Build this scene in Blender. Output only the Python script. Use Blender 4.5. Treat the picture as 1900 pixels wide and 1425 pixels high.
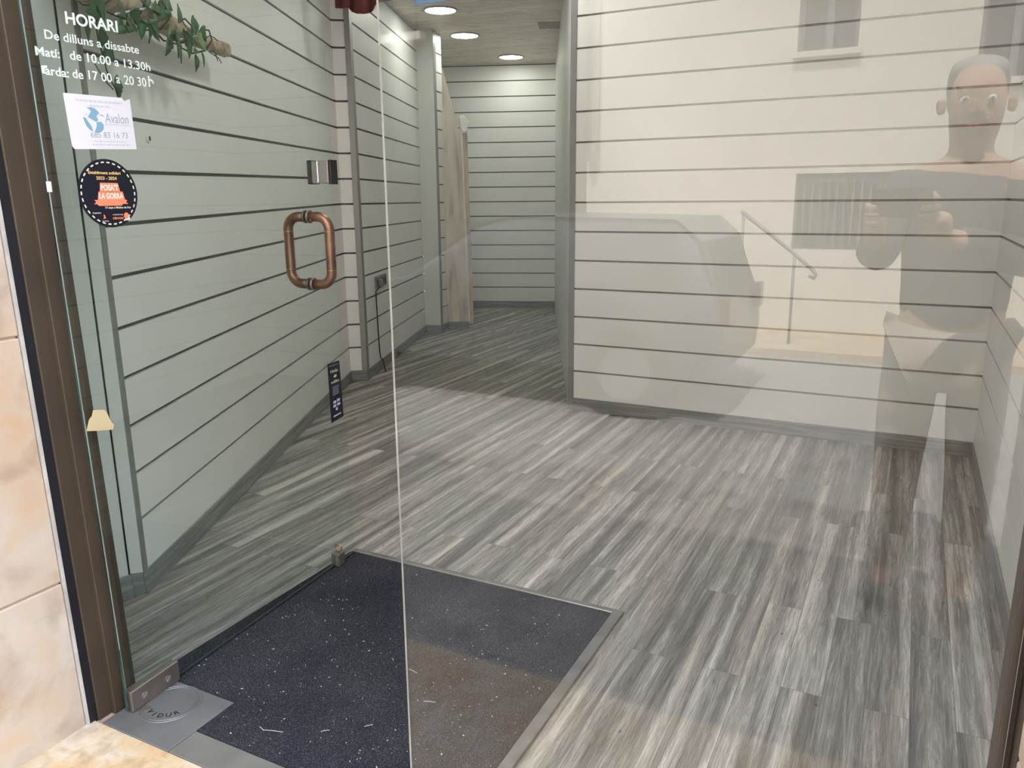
import bpy, bmesh, math, random
from mathutils import Vector, Matrix

# ------------------------------------------------------------------ clear
for o in list(bpy.data.objects):
    bpy.data.objects.remove(o, do_unlink=True)
S = bpy.context.scene
COL = S.collection
random.seed(7)

# ------------------------------------------------------------------ camera
F_PX, PITCH, ROLL, CAM_H = 1450.45, math.radians(13.2366), math.radians(-0.4982), 1.2109
Fw = Vector((0, math.cos(PITCH), -math.sin(PITCH)))
U0 = Vector((0, math.sin(PITCH), math.cos(PITCH)))
R0v = Vector((1, 0, 0))
Rt = R0v * math.cos(ROLL) + U0 * math.sin(ROLL)
Up = -R0v * math.sin(ROLL) + U0 * math.cos(ROLL)
CAM = Vector((0, 0, CAM_H))
cd = bpy.data.cameras.new('camera')
cam = bpy.data.objects.new('camera', cd)
COL.objects.link(cam)
cam.matrix_world = Matrix(((Rt.x, Up.x, -Fw.x, 0), (Rt.y, Up.y, -Fw.y, 0), (Rt.z, Up.z, -Fw.z, CAM_H), (0, 0, 0, 1)))
cd.sensor_width = 36.0
cd.lens = F_PX / 1900 * 36.0
cd.clip_start = 0.01
S.camera = cam

# ------------------------------------------------------------------ world, sun, exposure
SKY_STRENGTH = 4.2
SUN_STRENGTH = 7.0
W = bpy.data.worlds.new('sky'); S.world = W; W.use_nodes = True
wn = W.node_tree.nodes; wl = W.node_tree.links
for x in list(wn): wn.remove(x)
bg = wn.new('ShaderNodeBackground'); wo = wn.new('ShaderNodeOutputWorld')
sky = wn.new('ShaderNodeTexSky'); sky.sky_type = 'PREETHAM'
sky.sun_direction = Vector((0.26, 0.52, 1.05)).normalized(); sky.turbidity = 3.2
mixw = wn.new('ShaderNodeMix'); mixw.data_type = 'RGBA'; mixw.inputs[0].default_value = 0.72
mixw.inputs[7].default_value = (1.0, 0.985, 0.96, 1)
wl.new(sky.outputs[0], mixw.inputs[6]); wl.new(mixw.outputs[2], bg.inputs[0])
bg.inputs[1].default_value = SKY_STRENGTH; wl.new(bg.outputs[0], wo.inputs[0])
sl = bpy.data.lights.new('sun', 'SUN'); so = bpy.data.objects.new('sun', sl); COL.objects.link(so)
sl.energy = SUN_STRENGTH; sl.angle = math.radians(0.6); sl.color = (1.0, 0.95, 0.87)
so.rotation_euler = Vector((0.26, 0.52, 1.05)).to_track_quat('Z', 'Y').to_euler()
so.location = (3, 6, 12)
VS = S.view_settings
S.display_settings.display_device = 'sRGB'
VS.view_transform = 'Standard'; VS.look = 'None'; VS.gamma = 1.0; VS.use_curve_mapping = False
VS.exposure = 0.76
S.cycles.use_denoising = True
S.cycles.max_bounces = 12; S.cycles.diffuse_bounces = 6; S.cycles.glossy_bounces = 6
S.cycles.transparent_max_bounces = 24; S.cycles.transmission_bounces = 8
S.cycles.caustics_reflective = False; S.cycles.caustics_refractive = False

# ------------------------------------------------------------------ plan of the place (metres)
YAW = math.radians(27)
HX, HY = -0.935, 1.665                       # door hinge: origin of the shop front
uv_ = Vector((math.cos(YAW), -math.sin(YAW), 0))   # along the shop front
nv_ = Vector((math.sin(YAW), math.cos(YAW), 0))    # into the shop
def fp(u, n, z=0.0):
    return Vector((HX, HY, 0)) + uv_ * u + nv_ * n + Vector((0, 0, z))
ZB = 0.0751; PITCH_S = 0.16
ZC = ZB + 16.1 * PITCH_S
GAP = 0.0125
pL = Vector((-1.172, 2.285, 0)); pP = Vector((-1.112, 5.274, 0)); pQ = Vector((-1.005, 5.29, 0))
pW2 = Vector((-0.806, 7.282, 0)); pC2 = Vector((-0.663, 7.274, 0)); pD1 = Vector((-0.608, 7.47, 0)); pD2 = Vector((-0.411, 7.49, 0))
pR0 = Vector((0.3583, 4.4736, 0)); pR1 = Vector((2.1856, 3.5418, 0))
pB0 = Vector((-0.95, 9.13, 0)); pB1 = Vector((1.6, 8.85, 0))
DOOR_D = (Vector((-0.559, 2.54, 0)) - Vector((HX, HY, 0))).normalized()
DOOR_M = Vector((DOOR_D.y, -DOOR_D.x, 0))
DOOR_LEN = 0.953

def ray(x, y):
    return Fw * F_PX + Rt * (x - 950) + Up * (712.5 - y)
def hit(x, y, P, N):
    d = ray(x, y); t = (P - CAM).dot(N) / d.dot(N)
    return CAM + d * t
def on_z(x, y, z=0.0):
    return hit(x, y, Vector((0, 0, z)), Vector((0, 0, 1)))
def on_door(x, y, off=0.0):
    return hit(x, y, Vector((HX, HY, 0)) + DOOR_M * off, DOOR_M)

# ------------------------------------------------------------------ material helpers
def mat(name):
    m = bpy.data.materials.new(name); m.use_nodes = True
    nt = m.node_tree
    b = nt.nodes.get('Principled BSDF')
    return m, nt, b
def setp(b, col=None, rough=None, metal=None, spec=None):
    if col is not None: b.inputs['Base Color'].default_value = (*col, 1)
    if rough is not None: b.inputs['Roughness'].default_value = rough
    if metal is not None: b.inputs['Metallic'].default_value = metal
    if spec is not None: b.inputs['Specular IOR Level'].default_value = spec
def node(nt, t, **kw):
    n = nt.nodes.new(t)
    for k, v in kw.items(): setattr(n, k, v)
    return n
def ramp(nt, stops, interp='LINEAR'):
    r = nt.nodes.new('ShaderNodeValToRGB'); r.color_ramp.interpolation = interp
    e = r.color_ramp.elements
    while len(e) < len(stops): e.new(0.5)
    for i, (p, c) in enumerate(stops):
        e[i].position = p; e[i].color = (*c, 1)
    return r
def simple(name, col, rough=0.5, metal=0.0, spec=0.5, var=0.06, scale=9.0, bump=0.0, bscale=200.0):
    """a plain finish with a little procedural unevenness"""
    m, nt, b = mat(name); setp(b, col, rough, metal, spec)
    tc = node(nt, 'ShaderNodeTexCoord'); nz = node(nt, 'ShaderNodeTexNoise')
    nz.inputs['Scale'].default_value = scale; nz.inputs['Detail'].default_value = 4
    nt.links.new(tc.outputs['Object'], nz.inputs['Vector'])
    r = ramp(nt, [(0.3, tuple(c * (1 - var) for c in col)), (0.7, tuple(min(1, c * (1 + var)) for c in col))])
    nt.links.new(nz.outputs['Fac'], r.inputs[0]); nt.links.new(r.outputs[0], b.inputs['Base Color'])
    if bump:
        n2 = node(nt, 'ShaderNodeTexNoise'); n2.inputs['Scale'].default_value = bscale
        nt.links.new(tc.outputs['Object'], n2.inputs['Vector'])
        bp = node(nt, 'ShaderNodeBump'); bp.inputs['Strength'].default_value = bump; bp.inputs['Distance'].default_value = 0.002
        nt.links.new(n2.outputs['Fac'], bp.inputs['Height']); nt.links.new(bp.outputs[0], b.inputs['Normal'])
    return m

def glass_mat(name, tint, f0=0.04, haze=0.0):
    m = bpy.data.materials.new(name); m.use_nodes = True; nt = m.node_tree
    for x in list(nt.nodes): nt.nodes.remove(x)
    out = node(nt, 'ShaderNodeOutputMaterial')
    tr = node(nt, 'ShaderNodeBsdfTransparent'); tr.inputs[0].default_value = (*tint, 1)
    gl = node(nt, 'ShaderNodeBsdfGlossy'); gl.inputs['Roughness'].default_value = 0.0; gl.inputs['Color'].default_value = (1, 1, 1, 1)
    geo = node(nt, 'ShaderNodeNewGeometry')
    dot = node(nt, 'ShaderNodeVectorMath', operation='DOT_PRODUCT')
    nt.links.new(geo.outputs['Normal'], dot.inputs[0]); nt.links.new(geo.outputs['Incoming'], dot.inputs[1])
    ab = node(nt, 'ShaderNodeMath', operation='ABSOLUTE'); nt.links.new(dot.outputs['Value'], ab.inputs[0])
    om = node(nt, 'ShaderNodeMath', operation='SUBTRACT'); om.inputs[0].default_value = 1.0; nt.links.new(ab.outputs[0], om.inputs[1])
    pw = node(nt, 'ShaderNodeMath', operation='POWER'); nt.links.new(om.outputs[0], pw.inputs[0]); pw.inputs[1].default_value = 5.0
    ma = node(nt, 'ShaderNodeMath', operation='MULTIPLY_ADD'); nt.links.new(pw.outputs[0], ma.inputs[0])
    ma.inputs[1].default_value = 1 - f0; ma.inputs[2].default_value = f0
    mx = node(nt, 'ShaderNodeMixShader'); nt.links.new(ma.outputs[0], mx.inputs[0])
    nt.links.new(tr.outputs[0], mx.inputs[1]); nt.links.new(gl.outputs[0], mx.inputs[2])
    nt.links.new(mx.outputs[0], out.inputs['Surface'])
    return m

def floor_mat():
    m, nt, b = mat('wood_planks'); L = nt.links
    geo = node(nt, 'ShaderNodeNewGeometry')
    d1 = node(nt, 'ShaderNodeVectorMath', operation='DOT_PRODUCT'); d1.inputs[1].default_value = nv_
    d2 = node(nt, 'ShaderNodeVectorMath', operation='DOT_PRODUCT'); d2.inputs[1].default_value = uv_
    L.new(geo.outputs['Position'], d1.inputs[0]); L.new(geo.outputs['Position'], d2.inputs[0])
    cx = node(nt, 'ShaderNodeCombineXYZ'); L.new(d1.outputs['Value'], cx.inputs[0]); L.new(d2.outputs['Value'], cx.inputs[1])
    br = node(nt, 'ShaderNodeTexBrick'); br.offset = 0.37; br.offset_frequency = 2
    br.inputs['Color1'].default_value = (0, 0, 0, 1); br.inputs['Color2'].default_value = (1, 1, 1, 1)
    br.inputs['Mortar'].default_value = (0.5, 0.5, 0.5, 1)
    br.inputs['Scale'].default_value = 1.0; br.inputs['Mortar Size'].default_value = 0.0007
    br.inputs['Brick Width'].default_value = 1.15; br.inputs['Row Height'].default_value = 0.098
    L.new(cx.outputs[0], br.inputs['Vector'])
    tint = node(nt, 'ShaderNodeSeparateColor'); L.new(br.outputs['Color'], tint.inputs[0])
    # per-plank offset of the grain
    off = node(nt, 'ShaderNodeCombineXYZ')
    om = node(nt, 'ShaderNodeMath', operation='MULTIPLY'); om.inputs[1].default_value = 37.0
    L.new(tint.outputs[0], om.inputs[0]); L.new(om.outputs[0], off.inputs[0]); L.new(om.outputs[0], off.inputs[2])
    add = node(nt, 'ShaderNodeVectorMath', operation='ADD'); L.new(cx.outputs[0], add.inputs[0]); L.new(off.outputs[0], add.inputs[1])
    def stretched(sx, sy, detail, rough=0.6, dist=0.0):
        mp = node(nt, 'ShaderNodeMapping'); mp.inputs['Scale'].default_value = (sx, sy, 1)
        L.new(add.outputs[0], mp.inputs[0])
        nz = node(nt, 'ShaderNodeTexNoise'); nz.inputs['Scale'].default_value = 1.0
        nz.inputs['Detail'].default_value = detail; nz.inputs['Roughness'].default_value = rough; nz.inputs['Distortion'].default_value = dist
        L.new(mp.outputs[0], nz.inputs['Vector']); return nz
    broad = stretched(0.75, 22, 4, 0.6)          # light and dark strips
    fine = stretched(3.0, 48, 10, 0.80, 1.8)      # streaks
    hair = stretched(9, 330, 4, 0.65, 1.0)
    warm = stretched(0.8, 11, 2)
    # cathedral grain
    mpw = node(nt, 'ShaderNodeMapping'); mpw.inputs['Scale'].default_value = (0.9, 11, 1); L.new(add.outputs[0], mpw.inputs[0])
    wv = node(nt, 'ShaderNodeTexWave', wave_type='BANDS', bands_direction='Y'); wv.inputs['Scale'].default_value = 0.33
    wv.inputs['Distortion'].default_value = 14.0; wv.inputs['Detail'].default_value = 4.0; wv.inputs['Detail Scale'].default_value = 0.5
    L.new(mpw.outputs[0], wv.inputs['Vector'])
    def mth(op, a, bb):
        k = node(nt, 'ShaderNodeMath', operation=op)
        for i, q in enumerate((a, bb)):
            if isinstance(q, (int, float)): k.inputs[i].default_value = q
            else: L.new(q, k.inputs[i])
        return k.outputs[0]
    v = mth('ADD', mth('MULTIPLY', mth('SUBTRACT', broad.outputs['Fac'], 0.5), 1.4), 0.5)
    v = mth('ADD', v, mth('MULTIPLY', mth('SUBTRACT', fine.outputs['Fac'], 0.5), 1.45))
    v = mth('ADD', v, mth('MULTIPLY', mth('SUBTRACT', hair.outputs['Fac'], 0.5), 0.60))
    v = mth('ADD', v, mth('MULTIPLY', mth('SUBTRACT', wv.outputs['Fac'], 0.5), 0.20))
    v = mth('ADD', v, mth('MULTIPLY', mth('SUBTRACT', tint.outputs[0], 0.5), 0.16))
    gr = ramp(nt, [(0.04, (0.060, 0.058, 0.057)), (0.36, (0.174, 0.163, 0.154)), (0.60, (0.310, 0.293, 0.278)), (0.95, (0.66, 0.635, 0.605))])
    L.new(v, gr.inputs[0])
    wr = ramp(nt, [(0.02, (0.09, 0.08, 0.07)), (0.36, (0.23, 0.21, 0.185)), (0.60, (0.42, 0.385, 0.335)), (0.95, (0.70, 0.65, 0.56))])
    L.new(v, wr.inputs[0])
    wm = node(nt, 'ShaderNodeMapRange'); wm.inputs['From Min'].default_value = 0.55; wm.inputs['From Max'].default_value = 0.68
    L.new(warm.outputs['Fac'], wm.inputs['Value'])
    mx = node(nt, 'ShaderNodeMix', data_type='RGBA'); L.new(wm.outputs[0], mx.inputs[0])
    L.new(gr.outputs[0], mx.inputs[6]); L.new(wr.outputs[0], mx.inputs[7])
    # dark pin knots
    mv = node(nt, 'ShaderNodeMapping'); mv.inputs['Scale'].default_value = (9, 17, 1); L.new(add.outputs[0], mv.inputs[0])
    vo = node(nt, 'ShaderNodeTexVoronoi'); vo.inputs['Scale'].default_value = 1.0; L.new(mv.outputs[0], vo.inputs['Vector'])
    kr = ramp(nt, [(0.03, (0.35, 0.35, 0.35)), (0.075, (1, 1, 1))]); L.new(vo.outputs['Distance'], kr.inputs[0])
    mk = node(nt, 'ShaderNodeMix', data_type='RGBA', blend_type='MULTIPLY'); mk.inputs[0].default_value = 1
    L.new(mx.outputs[2], mk.inputs[6]); L.new(kr.outputs[0], mk.inputs[7])
    # plank joints
    jm = node(nt, 'ShaderNodeMix', data_type='RGBA'); L.new(br.outputs['Fac'], jm.inputs[0])
    L.new(mk.outputs[2], jm.inputs[6]); jm.inputs[7].default_value = (0.13, 0.128, 0.122, 1)
    L.new(jm.outputs[2], b.inputs['Base Color'])
    b.inputs['Roughness'].default_value = 0.42; b.inputs['Specular IOR Level'].default_value = 0.35
    bp = node(nt, 'ShaderNodeBump'); bp.inputs['Strength'].default_value = 0.25; bp.inputs['Distance'].default_value = 0.0015
    L.new(fine.outputs['Fac'], bp.inputs['Height']); L.new(bp.outputs[0], b.inputs['Normal'])
    return m

def stone_mat(name, c0, c1, c2, scale=2.2):
    m, nt, b = mat(name); L = nt.links
    tc = node(nt, 'ShaderNodeNewGeometry')
    n1 = node(nt, 'ShaderNodeTexNoise'); n1.inputs['Scale'].default_value = scale; n1.inputs['Detail'].default_value = 8
    n1.inputs['Distortion'].default_value = 0.15; n1.inputs['Roughness'].default_value = 0.62
    n2 = node(nt, 'ShaderNodeTexNoise'); n2.inputs['Scale'].default_value = scale * 4.2; n2.inputs['Detail'].default_value = 9; n2.inputs['Distortion'].default_value = 0.4
    L.new(tc.outputs['Position'], n1.inputs['Vector']); L.new(tc.outputs['Position'], n2.inputs['Vector'])
    r1 = ramp(nt, [(0.36, c1), (0.5, c0), (0.64, c2)]); L.new(n1.outputs['Fac'], r1.inputs[0])
    r2 = ramp(nt, [(0.36, (0.78, 0.74, 0.70)), (0.54, (1, 1, 1)), (0.70, (1.0, 0.90, 0.78))]); L.new(n2.outputs['Fac'], r2.inputs[0])
    mx = node(nt, 'ShaderNodeMix', data_type='RGBA', blend_type='MULTIPLY'); mx.inputs[0].default_value = 0.9
    L.new(r1.outputs[0], mx.inputs[6]); L.new(r2.outputs[0], mx.inputs[7]); L.new(mx.outputs[2], b.inputs['Base Color'])
    b.inputs['Roughness'].default_value = 0.55; b.inputs['Specular IOR Level'].default_value = 0.3
    bp = node(nt, 'ShaderNodeBump'); bp.inputs['Strength'].default_value = 0.3; bp.inputs['Distance'].default_value = 0.003
    L.new(n2.outputs['Fac'], bp.inputs['Height']); L.new(bp.outputs[0], b.inputs['Normal'])
    return m

def grain_mat(name, axis_scale, c_dark, c_mid, c_light, rough=0.5, plank=None):
    """wood or wood-print: streaks along the axis with the small scale; optional plank joints"""
    m, nt, b = mat(name); L = nt.links
    geo = node(nt, 'ShaderNodeNewGeometry')
    mp = node(nt, 'ShaderNodeMapping'); mp.inputs['Scale'].default_value = axis_scale; L.new(geo.outputs['Position'], mp.inputs[0])
    nz = node(nt, 'ShaderNodeTexNoise'); nz.inputs['Scale'].default_value = 1; nz.inputs['Detail'].default_value = 6; nz.inputs['Distortion'].default_value = 0.5
    L.new(mp.outputs[0], nz.inputs['Vector'])
    r = ramp(nt, [(0.30, c_dark), (0.48, c_mid), (0.70, c_light)]); L.new(nz.outputs['Fac'], r.inputs[0])
    col = r.outputs[0]
    if plank:
        (ax, ay, w, l) = plank
        d1 = node(nt, 'ShaderNodeVectorMath', operation='DOT_PRODUCT'); d1.inputs[1].default_value = ax
        d2 = node(nt, 'ShaderNodeVectorMath', operation='DOT_PRODUCT'); d2.inputs[1].default_value = ay
        L.new(geo.outputs['Position'], d1.inputs[0]); L.new(geo.outputs['Position'], d2.inputs[0])
        cx = node(nt, 'ShaderNodeCombineXYZ'); L.new(d1.outputs['Value'], cx.inputs[0]); L.new(d2.outputs['Value'], cx.inputs[1])
        br = node(nt, 'ShaderNodeTexBrick'); br.offset = 0.43
        br.inputs['Color1'].default_value = (0.86, 0.86, 0.86, 1); br.inputs['Color2'].default_value = (1, 1, 1, 1)
        br.inputs['Mortar'].default_value = (0.50, 0.47, 0.43, 1); br.inputs['Scale'].default_value = 1
        br.inputs['Mortar Size'].default_value = 0.0022; br.inputs['Brick Width'].default_value = l; br.inputs['Row Height'].default_value = w
        L.new(cx.outputs[0], br.inputs['Vector'])
        mx = node(nt, 'ShaderNodeMix', data_type='RGBA', blend_type='MULTIPLY'); mx.inputs[0].default_value = 1
        L.new(col, mx.inputs[6]); L.new(br.outputs['Color'], mx.inputs[7]); col = mx.outputs[2]
    L.new(col, b.inputs['Base Color']); b.inputs['Roughness'].default_value = rough; b.inputs['Specular IOR Level'].default_value = 0.3
    return m

def mat_carpet():
    m, nt, b = mat('coir_mat'); L = nt.links
    geo = node(nt, 'ShaderNodeNewGeometry')
    n1 = node(nt, 'ShaderNodeTexNoise'); n1.inputs['Scale'].default_value = 420; n1.inputs['Detail'].default_value = 3
    n2 = node(nt, 'ShaderNodeTexNoise'); n2.inputs['Scale'].default_value = 3.2; n2.inputs['Detail'].default_value = 5
    n3 = node(nt, 'ShaderNodeTexNoise'); n3.inputs['Scale'].default_value = 150; n3.inputs['Detail'].default_value = 2
    for k in (n1, n2, n3): L.new(geo.outputs['Position'], k.inputs['Vector'])
    r = ramp(nt, [(0.35, (0.014, 0.0150, 0.022)), (0.55, (0.031, 0.0335, 0.042)), (0.72, (0.12, 0.125, 0.135))]); L.new(n1.outputs['Fac'], r.inputs[0])
    r2 = ramp(nt, [(0.35, (0.8, 0.8, 0.85)), (0.62, (1.25, 1.2, 1.15)), (0.72, (1.9, 1.8, 1.65))]); L.new(n2.outputs['Fac'], r2.inputs[0])
    mx = node(nt, 'ShaderNodeMix', data_type='RGBA', blend_type='MULTIPLY'); mx.inputs[0].default_value = 1
    L.new(r.outputs[0], mx.inputs[6]); L.new(r2.outputs[0], mx.inputs[7])
    r3 = ramp(nt, [(0.70, (0, 0, 0)), (0.76, (1, 1, 1))]); L.new(n3.outputs['Fac'], r3.inputs[0])
    m2 = node(nt, 'ShaderNodeMix', data_type='RGBA'); L.new(r3.outputs[0], m2.inputs[0])
    L.new(mx.outputs[2], m2.inputs[6]); m2.inputs[7].default_value = (0.16, 0.16, 0.17, 1)
    L.new(m2.outputs[2], b.inputs['Base Color']); setp(b, None, 0.95, 0, 0.1)
    bp = node(nt, 'ShaderNodeBump'); bp.inputs['Strength'].default_value = 0.6; bp.inputs['Distance'].default_value = 0.004
    L.new(n1.outputs['Fac'], bp.inputs['Height']); L.new(bp.outputs[0], b.inputs['Normal'])
    return m

def emit_mat(name, col, s):
    m = bpy.data.materials.new(name); m.use_nodes = True; nt = m.node_tree
    for x in list(nt.nodes): nt.nodes.remove(x)
    out = node(nt, 'ShaderNodeOutputMaterial'); e = node(nt, 'ShaderNodeEmission')
    e.inputs[0].default_value = (*col, 1); e.inputs[1].default_value = s; nt.links.new(e.outputs[0], out.inputs[0]); return m

M = {}
M['panel'] = simple('white_melamine', (0.77, 0.77, 0.755), 0.42, 0, 0.4, 0.025, 3.0)
M['panel_plain'] = simple('white_painted_board', (0.62, 0.635, 0.60), 0.5, 0, 0.35, 0.03, 3.0)
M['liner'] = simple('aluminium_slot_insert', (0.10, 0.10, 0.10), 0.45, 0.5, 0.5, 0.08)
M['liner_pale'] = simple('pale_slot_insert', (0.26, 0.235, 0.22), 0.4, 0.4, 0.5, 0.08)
M['trim'] = simple('grey_corner_profile', (0.25, 0.255, 0.25), 0.4, 0.2, 0.5, 0.04)
M['floor'] = floor_mat()
M['base'] = grain_mat('grey_wood_baseboard', (3, 3, 70), (0.145, 0.15, 0.15), (0.205, 0.21, 0.207), (0.29, 0.292, 0.285), 0.45)
M['ceil'] = grain_mat('limed_wood_ceiling', (5, 26, 3), (0.52, 0.46, 0.375), (0.72, 0.655, 0.55), (0.80, 0.735, 0.63), 0.45,
                      (Vector((0.92, -0.39, 0)), Vector((0.39, 0.92, 0)), 0.13, 1.25))
M['pale_wood'] = grain_mat('pale_wood_panel', (16, 16, 2.6), (0.44, 0.37, 0.31), (0.64, 0.57, 0.50), (0.72, 0.66, 0.59), 0.5)
M['stone'] = stone_mat('beige_limestone', (0.50, 0.445, 0.40), (0.49, 0.385, 0.30), (0.54, 0.50, 0.475))
M['pave'] = stone_mat('yellow_paving_stone', (0.52, 0.41, 0.27), (0.50, 0.34, 0.18), (0.58, 0.52, 0.44), 6)
M['joint'] = simple('mortar', (0.36, 0.27, 0.22), 0.9)
M['brown'] = simple('brown_anodised_aluminium', (0.066, 0.050, 0.037), 0.42, 0.25, 0.4, 0.12, 6)
M['rubber'] = simple('black_gasket', (0.006, 0.006, 0.010), 0.5)
M['silicone'] = simple('grey_silicone', (0.42, 0.42, 0.42), 0.5, 0, 0.4, 0.2, 12)
M['steel'] = simple('brushed_steel', (0.46, 0.44, 0.42), 0.32, 0.9, 0.5, 0.05, 20)
M['dullsteel'] = simple('worn_dark_steel', (0.21, 0.205, 0.21), 0.5, 0.6, 0.5, 0.18, 14)
M['fitting'] = simple('stained_steel_fitting', (0.24, 0.215, 0.20), 0.38, 0.75, 0.5, 0.12, 14)
M['plate'] = simple('grey_cover_plate', (0.20, 0.205, 0.215), 0.45, 0.55, 0.5, 0.15, 9)
M['plate2'] = simple('grey_sill_strip', (0.20, 0.20, 0.19), 0.5, 0.45, 0.5, 0.15, 9)
M['copper'] = simple('aged_copper', (0.20, 0.115, 0.078), 0.38, 0.7, 0.5, 0.35, 16)
M['brass'] = simple('brass_band', (0.42, 0.27, 0.12), 0.3, 0.9)
M['black'] = simple('black_plastic', (0.008, 0.008, 0.009), 0.35)
M['chrome'] = simple('chrome', (0.75, 0.75, 0.78), 0.12, 1.0)
M['greyface'] = simple('satin_grey_metal', (0.30, 0.28, 0.275), 0.35, 0.6)
M['carpet'] = mat_carpet()
M['glass_door'] = glass_mat('green_tinted_glass', (0.950, 0.984, 0.974))
M['glass_pane'] = glass_mat('clear_window_glass', (0.980, 0.986, 0.978))
M['edge_green'] = simple('polished_green_glass_edge', (0.018, 0.05, 0.043), 0.2, 0, 0.5, 0.8, 5)
M['edge_grey'] = simple('ground_glass_arris', (0.22, 0.24, 0.225), 0.3, 0, 0.5, 0.3, 8)
M['edge_dark'] = simple('dark_green_glass_edge', (0.012, 0.025, 0.024), 0.3)
M['edge_pale'] = simple('polished_pale_glass_edge', (0.50, 0.49, 0.44), 0.2, 0, 0.7, 0.2, 5)
M['vinyl'] = simple('frosted_vinyl', (0.70, 0.80, 0.78), 0.6)
M['paper'] = simple('white_paper', (0.70, 0.70, 0.78), 0.8, 0, 0.2, 0.02)
M['ink_blue'] = simple('blue_print', (0.20, 0.38, 0.54), 0.7)
M['ink_grey'] = simple('grey_print', (0.34, 0.38, 0.46), 0.7)
M['ink_pale'] = simple('pale_grey_print', (0.53, 0.54, 0.62), 0.7)
M['navy'] = simple('black_sticker', (0.006, 0.007, 0.018), 0.4)
M['cream'] = simple('cream_print', (0.80, 0.74, 0.60), 0.6)
M['orange'] = simple('yellow_print', (0.85, 0.55, 0.20), 0.6)
M['coral'] = simple('coral_print', (0.80, 0.25, 0.14), 0.6)
M['pink'] = simple('pale_pink_print', (0.90, 0.78, 0.74), 0.6)
M['red'] = simple('red_print', (0.55, 0.06, 0.05), 0.6)
M['lav'] = simple('lavender_print', (0.45, 0.50, 0.72), 0.6)
M['tape'] = simple('beige_masking_tape', (0.55, 0.46, 0.28), 0.7)
M['bark'] = grain_mat('dry_branch_bark', (22, 22, 22), (0.22, 0.15, 0.10), (0.46, 0.38, 0.29), (0.62, 0.55, 0.44), 0.8)
M['leaf'] = simple('ivy_green', (0.030, 0.105, 0.035), 0.45, 0, 0.4, 0.5, 18)
M['leaf2'] = simple('light_ivy_green', (0.11, 0.20, 0.045), 0.45, 0, 0.4, 0.4, 18)
M['stem'] = simple('ivy_stem', (0.055, 0.05, 0.03), 0.7)
M['cloth'] = simple('dark_red_cloth', (0.16, 0.055, 0.055), 0.9, 0, 0.2, 0.2, 6)
M['flat_blue'] = simple('flat_sky_blue', (0.27, 0.53, 1.0), 0.4)
M['socket'] = simple('grey_socket_plate', (0.17, 0.18, 0.19), 0.35)
M['lampglow'] = emit_mat('downlight_glow', (0.98, 1.0, 0.89), 18.0)
M['lampglow_added'] = emit_mat('added_front_light_glow', (1.0, 0.98, 0.91), 34.0)
M['white_paint'] = simple('white_paint', (0.78, 0.77, 0.72), 0.5)
M['vent'] = simple('olive_hatch', (0.26, 0.22, 0.15), 0.6)

# ------------------------------------------------------------------ mesh helpers
def link(name, me, parent=None):
    o = bpy.data.objects.new(name, me); COL.objects.link(o)
    if parent: o.parent = parent
    return o
def obj(name, bm, mats, parent=None, smooth=False):
    me = bpy.data.meshes.new(name)
    bmesh.ops.recalc_face_normals(bm, faces=bm.faces)
    bm.to_mesh(me); bm.free()
    for m in (mats if isinstance(mats, (list, tuple)) else [mats]): me.materials.append(m)
    if smooth:
        for p in me.polygons: p.use_smooth = True
    return link(name, me, parent)
def tag(o, label=None, cat=None, group=None, kind=None):
    if label: o['label'] = label
    if cat: o['category'] = cat
    if group: o['group'] = group
    if kind: o['kind'] = kind
    return o
def thing(name, label, cat, group=None, kind=None, loc=(0, 0, 0)):
    o = bpy.data.objects.new(name, None); o.empty_display_size = 0.1; COL.objects.link(o); o.location = loc
    return tag(o, label, cat, group, kind)
def hexa(bm, p, mi=0):
    """eight corners: bottom four (ccw), top four"""
    v = [bm.verts.new(q) for q in p]
    for f in ((0, 3, 2, 1), (4, 5, 6, 7), (0, 1, 5, 4), (1, 2, 6, 5), (2, 3, 7, 6), (3, 0, 4, 7)):
        fc = bm.faces.new([v[i] for i in f]); fc.material_index = mi
def slab(bm, A, B, nrm, t0, t1, z0, z1, mi=0, z0b=None, z1b=None):
    """upright box from A to B, offset t0..t1 along nrm, heights z0..z1 (may differ at B)"""
    z0b = z0 if z0b is None else z0b; z1b = z1 if z1b is None else z1b
    k = Vector((0, 0, 1))
    hexa(bm, [A + nrm * t0 + k * z0, B + nrm * t0 + k * z0b, B + nrm * t1 + k * z0b, A + nrm * t1 + k * z0,
              A + nrm * t0 + k * z1, B + nrm * t0 + k * z1b, B + nrm * t1 + k * z1b, A + nrm * t1 + k * z1], mi)
def frame_box(bm, O, ex, ey, ez, x, y, z, mi=0):
    """box in a local frame, ranges x, y, z"""
    P = lambda a, b, c: O + ex * a + ey * b + ez * c
    hexa(bm, [P(x[0], y[0], z[0]), P(x[1], y[0], z[0]), P(x[1], y[1], z[0]), P(x[0], y[1], z[0]),
              P(x[0], y[0], z[1]), P(x[1], y[0], z[1]), P(x[1], y[1], z[1]), P(x[0], y[1], z[1])], mi)
def ubox(bm, u, n, z, mi=0):
    frame_box(bm, fp(0, 0), uv_, nv_, Vector((0, 0, 1)), u, n, z, mi)
def bevel(o, w=0.002, seg=2):
    md = o.modifiers.new('bevel', 'BEVEL'); md.width = w; md.segments = seg; md.limit_method = 'ANGLE'; md.angle_limit = math.radians(40)
    return o
def prism(bm, pts, d, mi=0):
    """polygon pts extruded by vector d"""
    a = [bm.verts.new(p) for p in pts]; b = [bm.verts.new(p + d) for p in pts]
    fs = [bm.faces.new(a), bm.faces.new(b[::-1])]
    for i in range(len(pts)):
        j = (i + 1) % len(pts); fs.append(bm.faces.new((a[i], b[i], b[j], a[j])))
    for f in fs: f.material_index = mi
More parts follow.
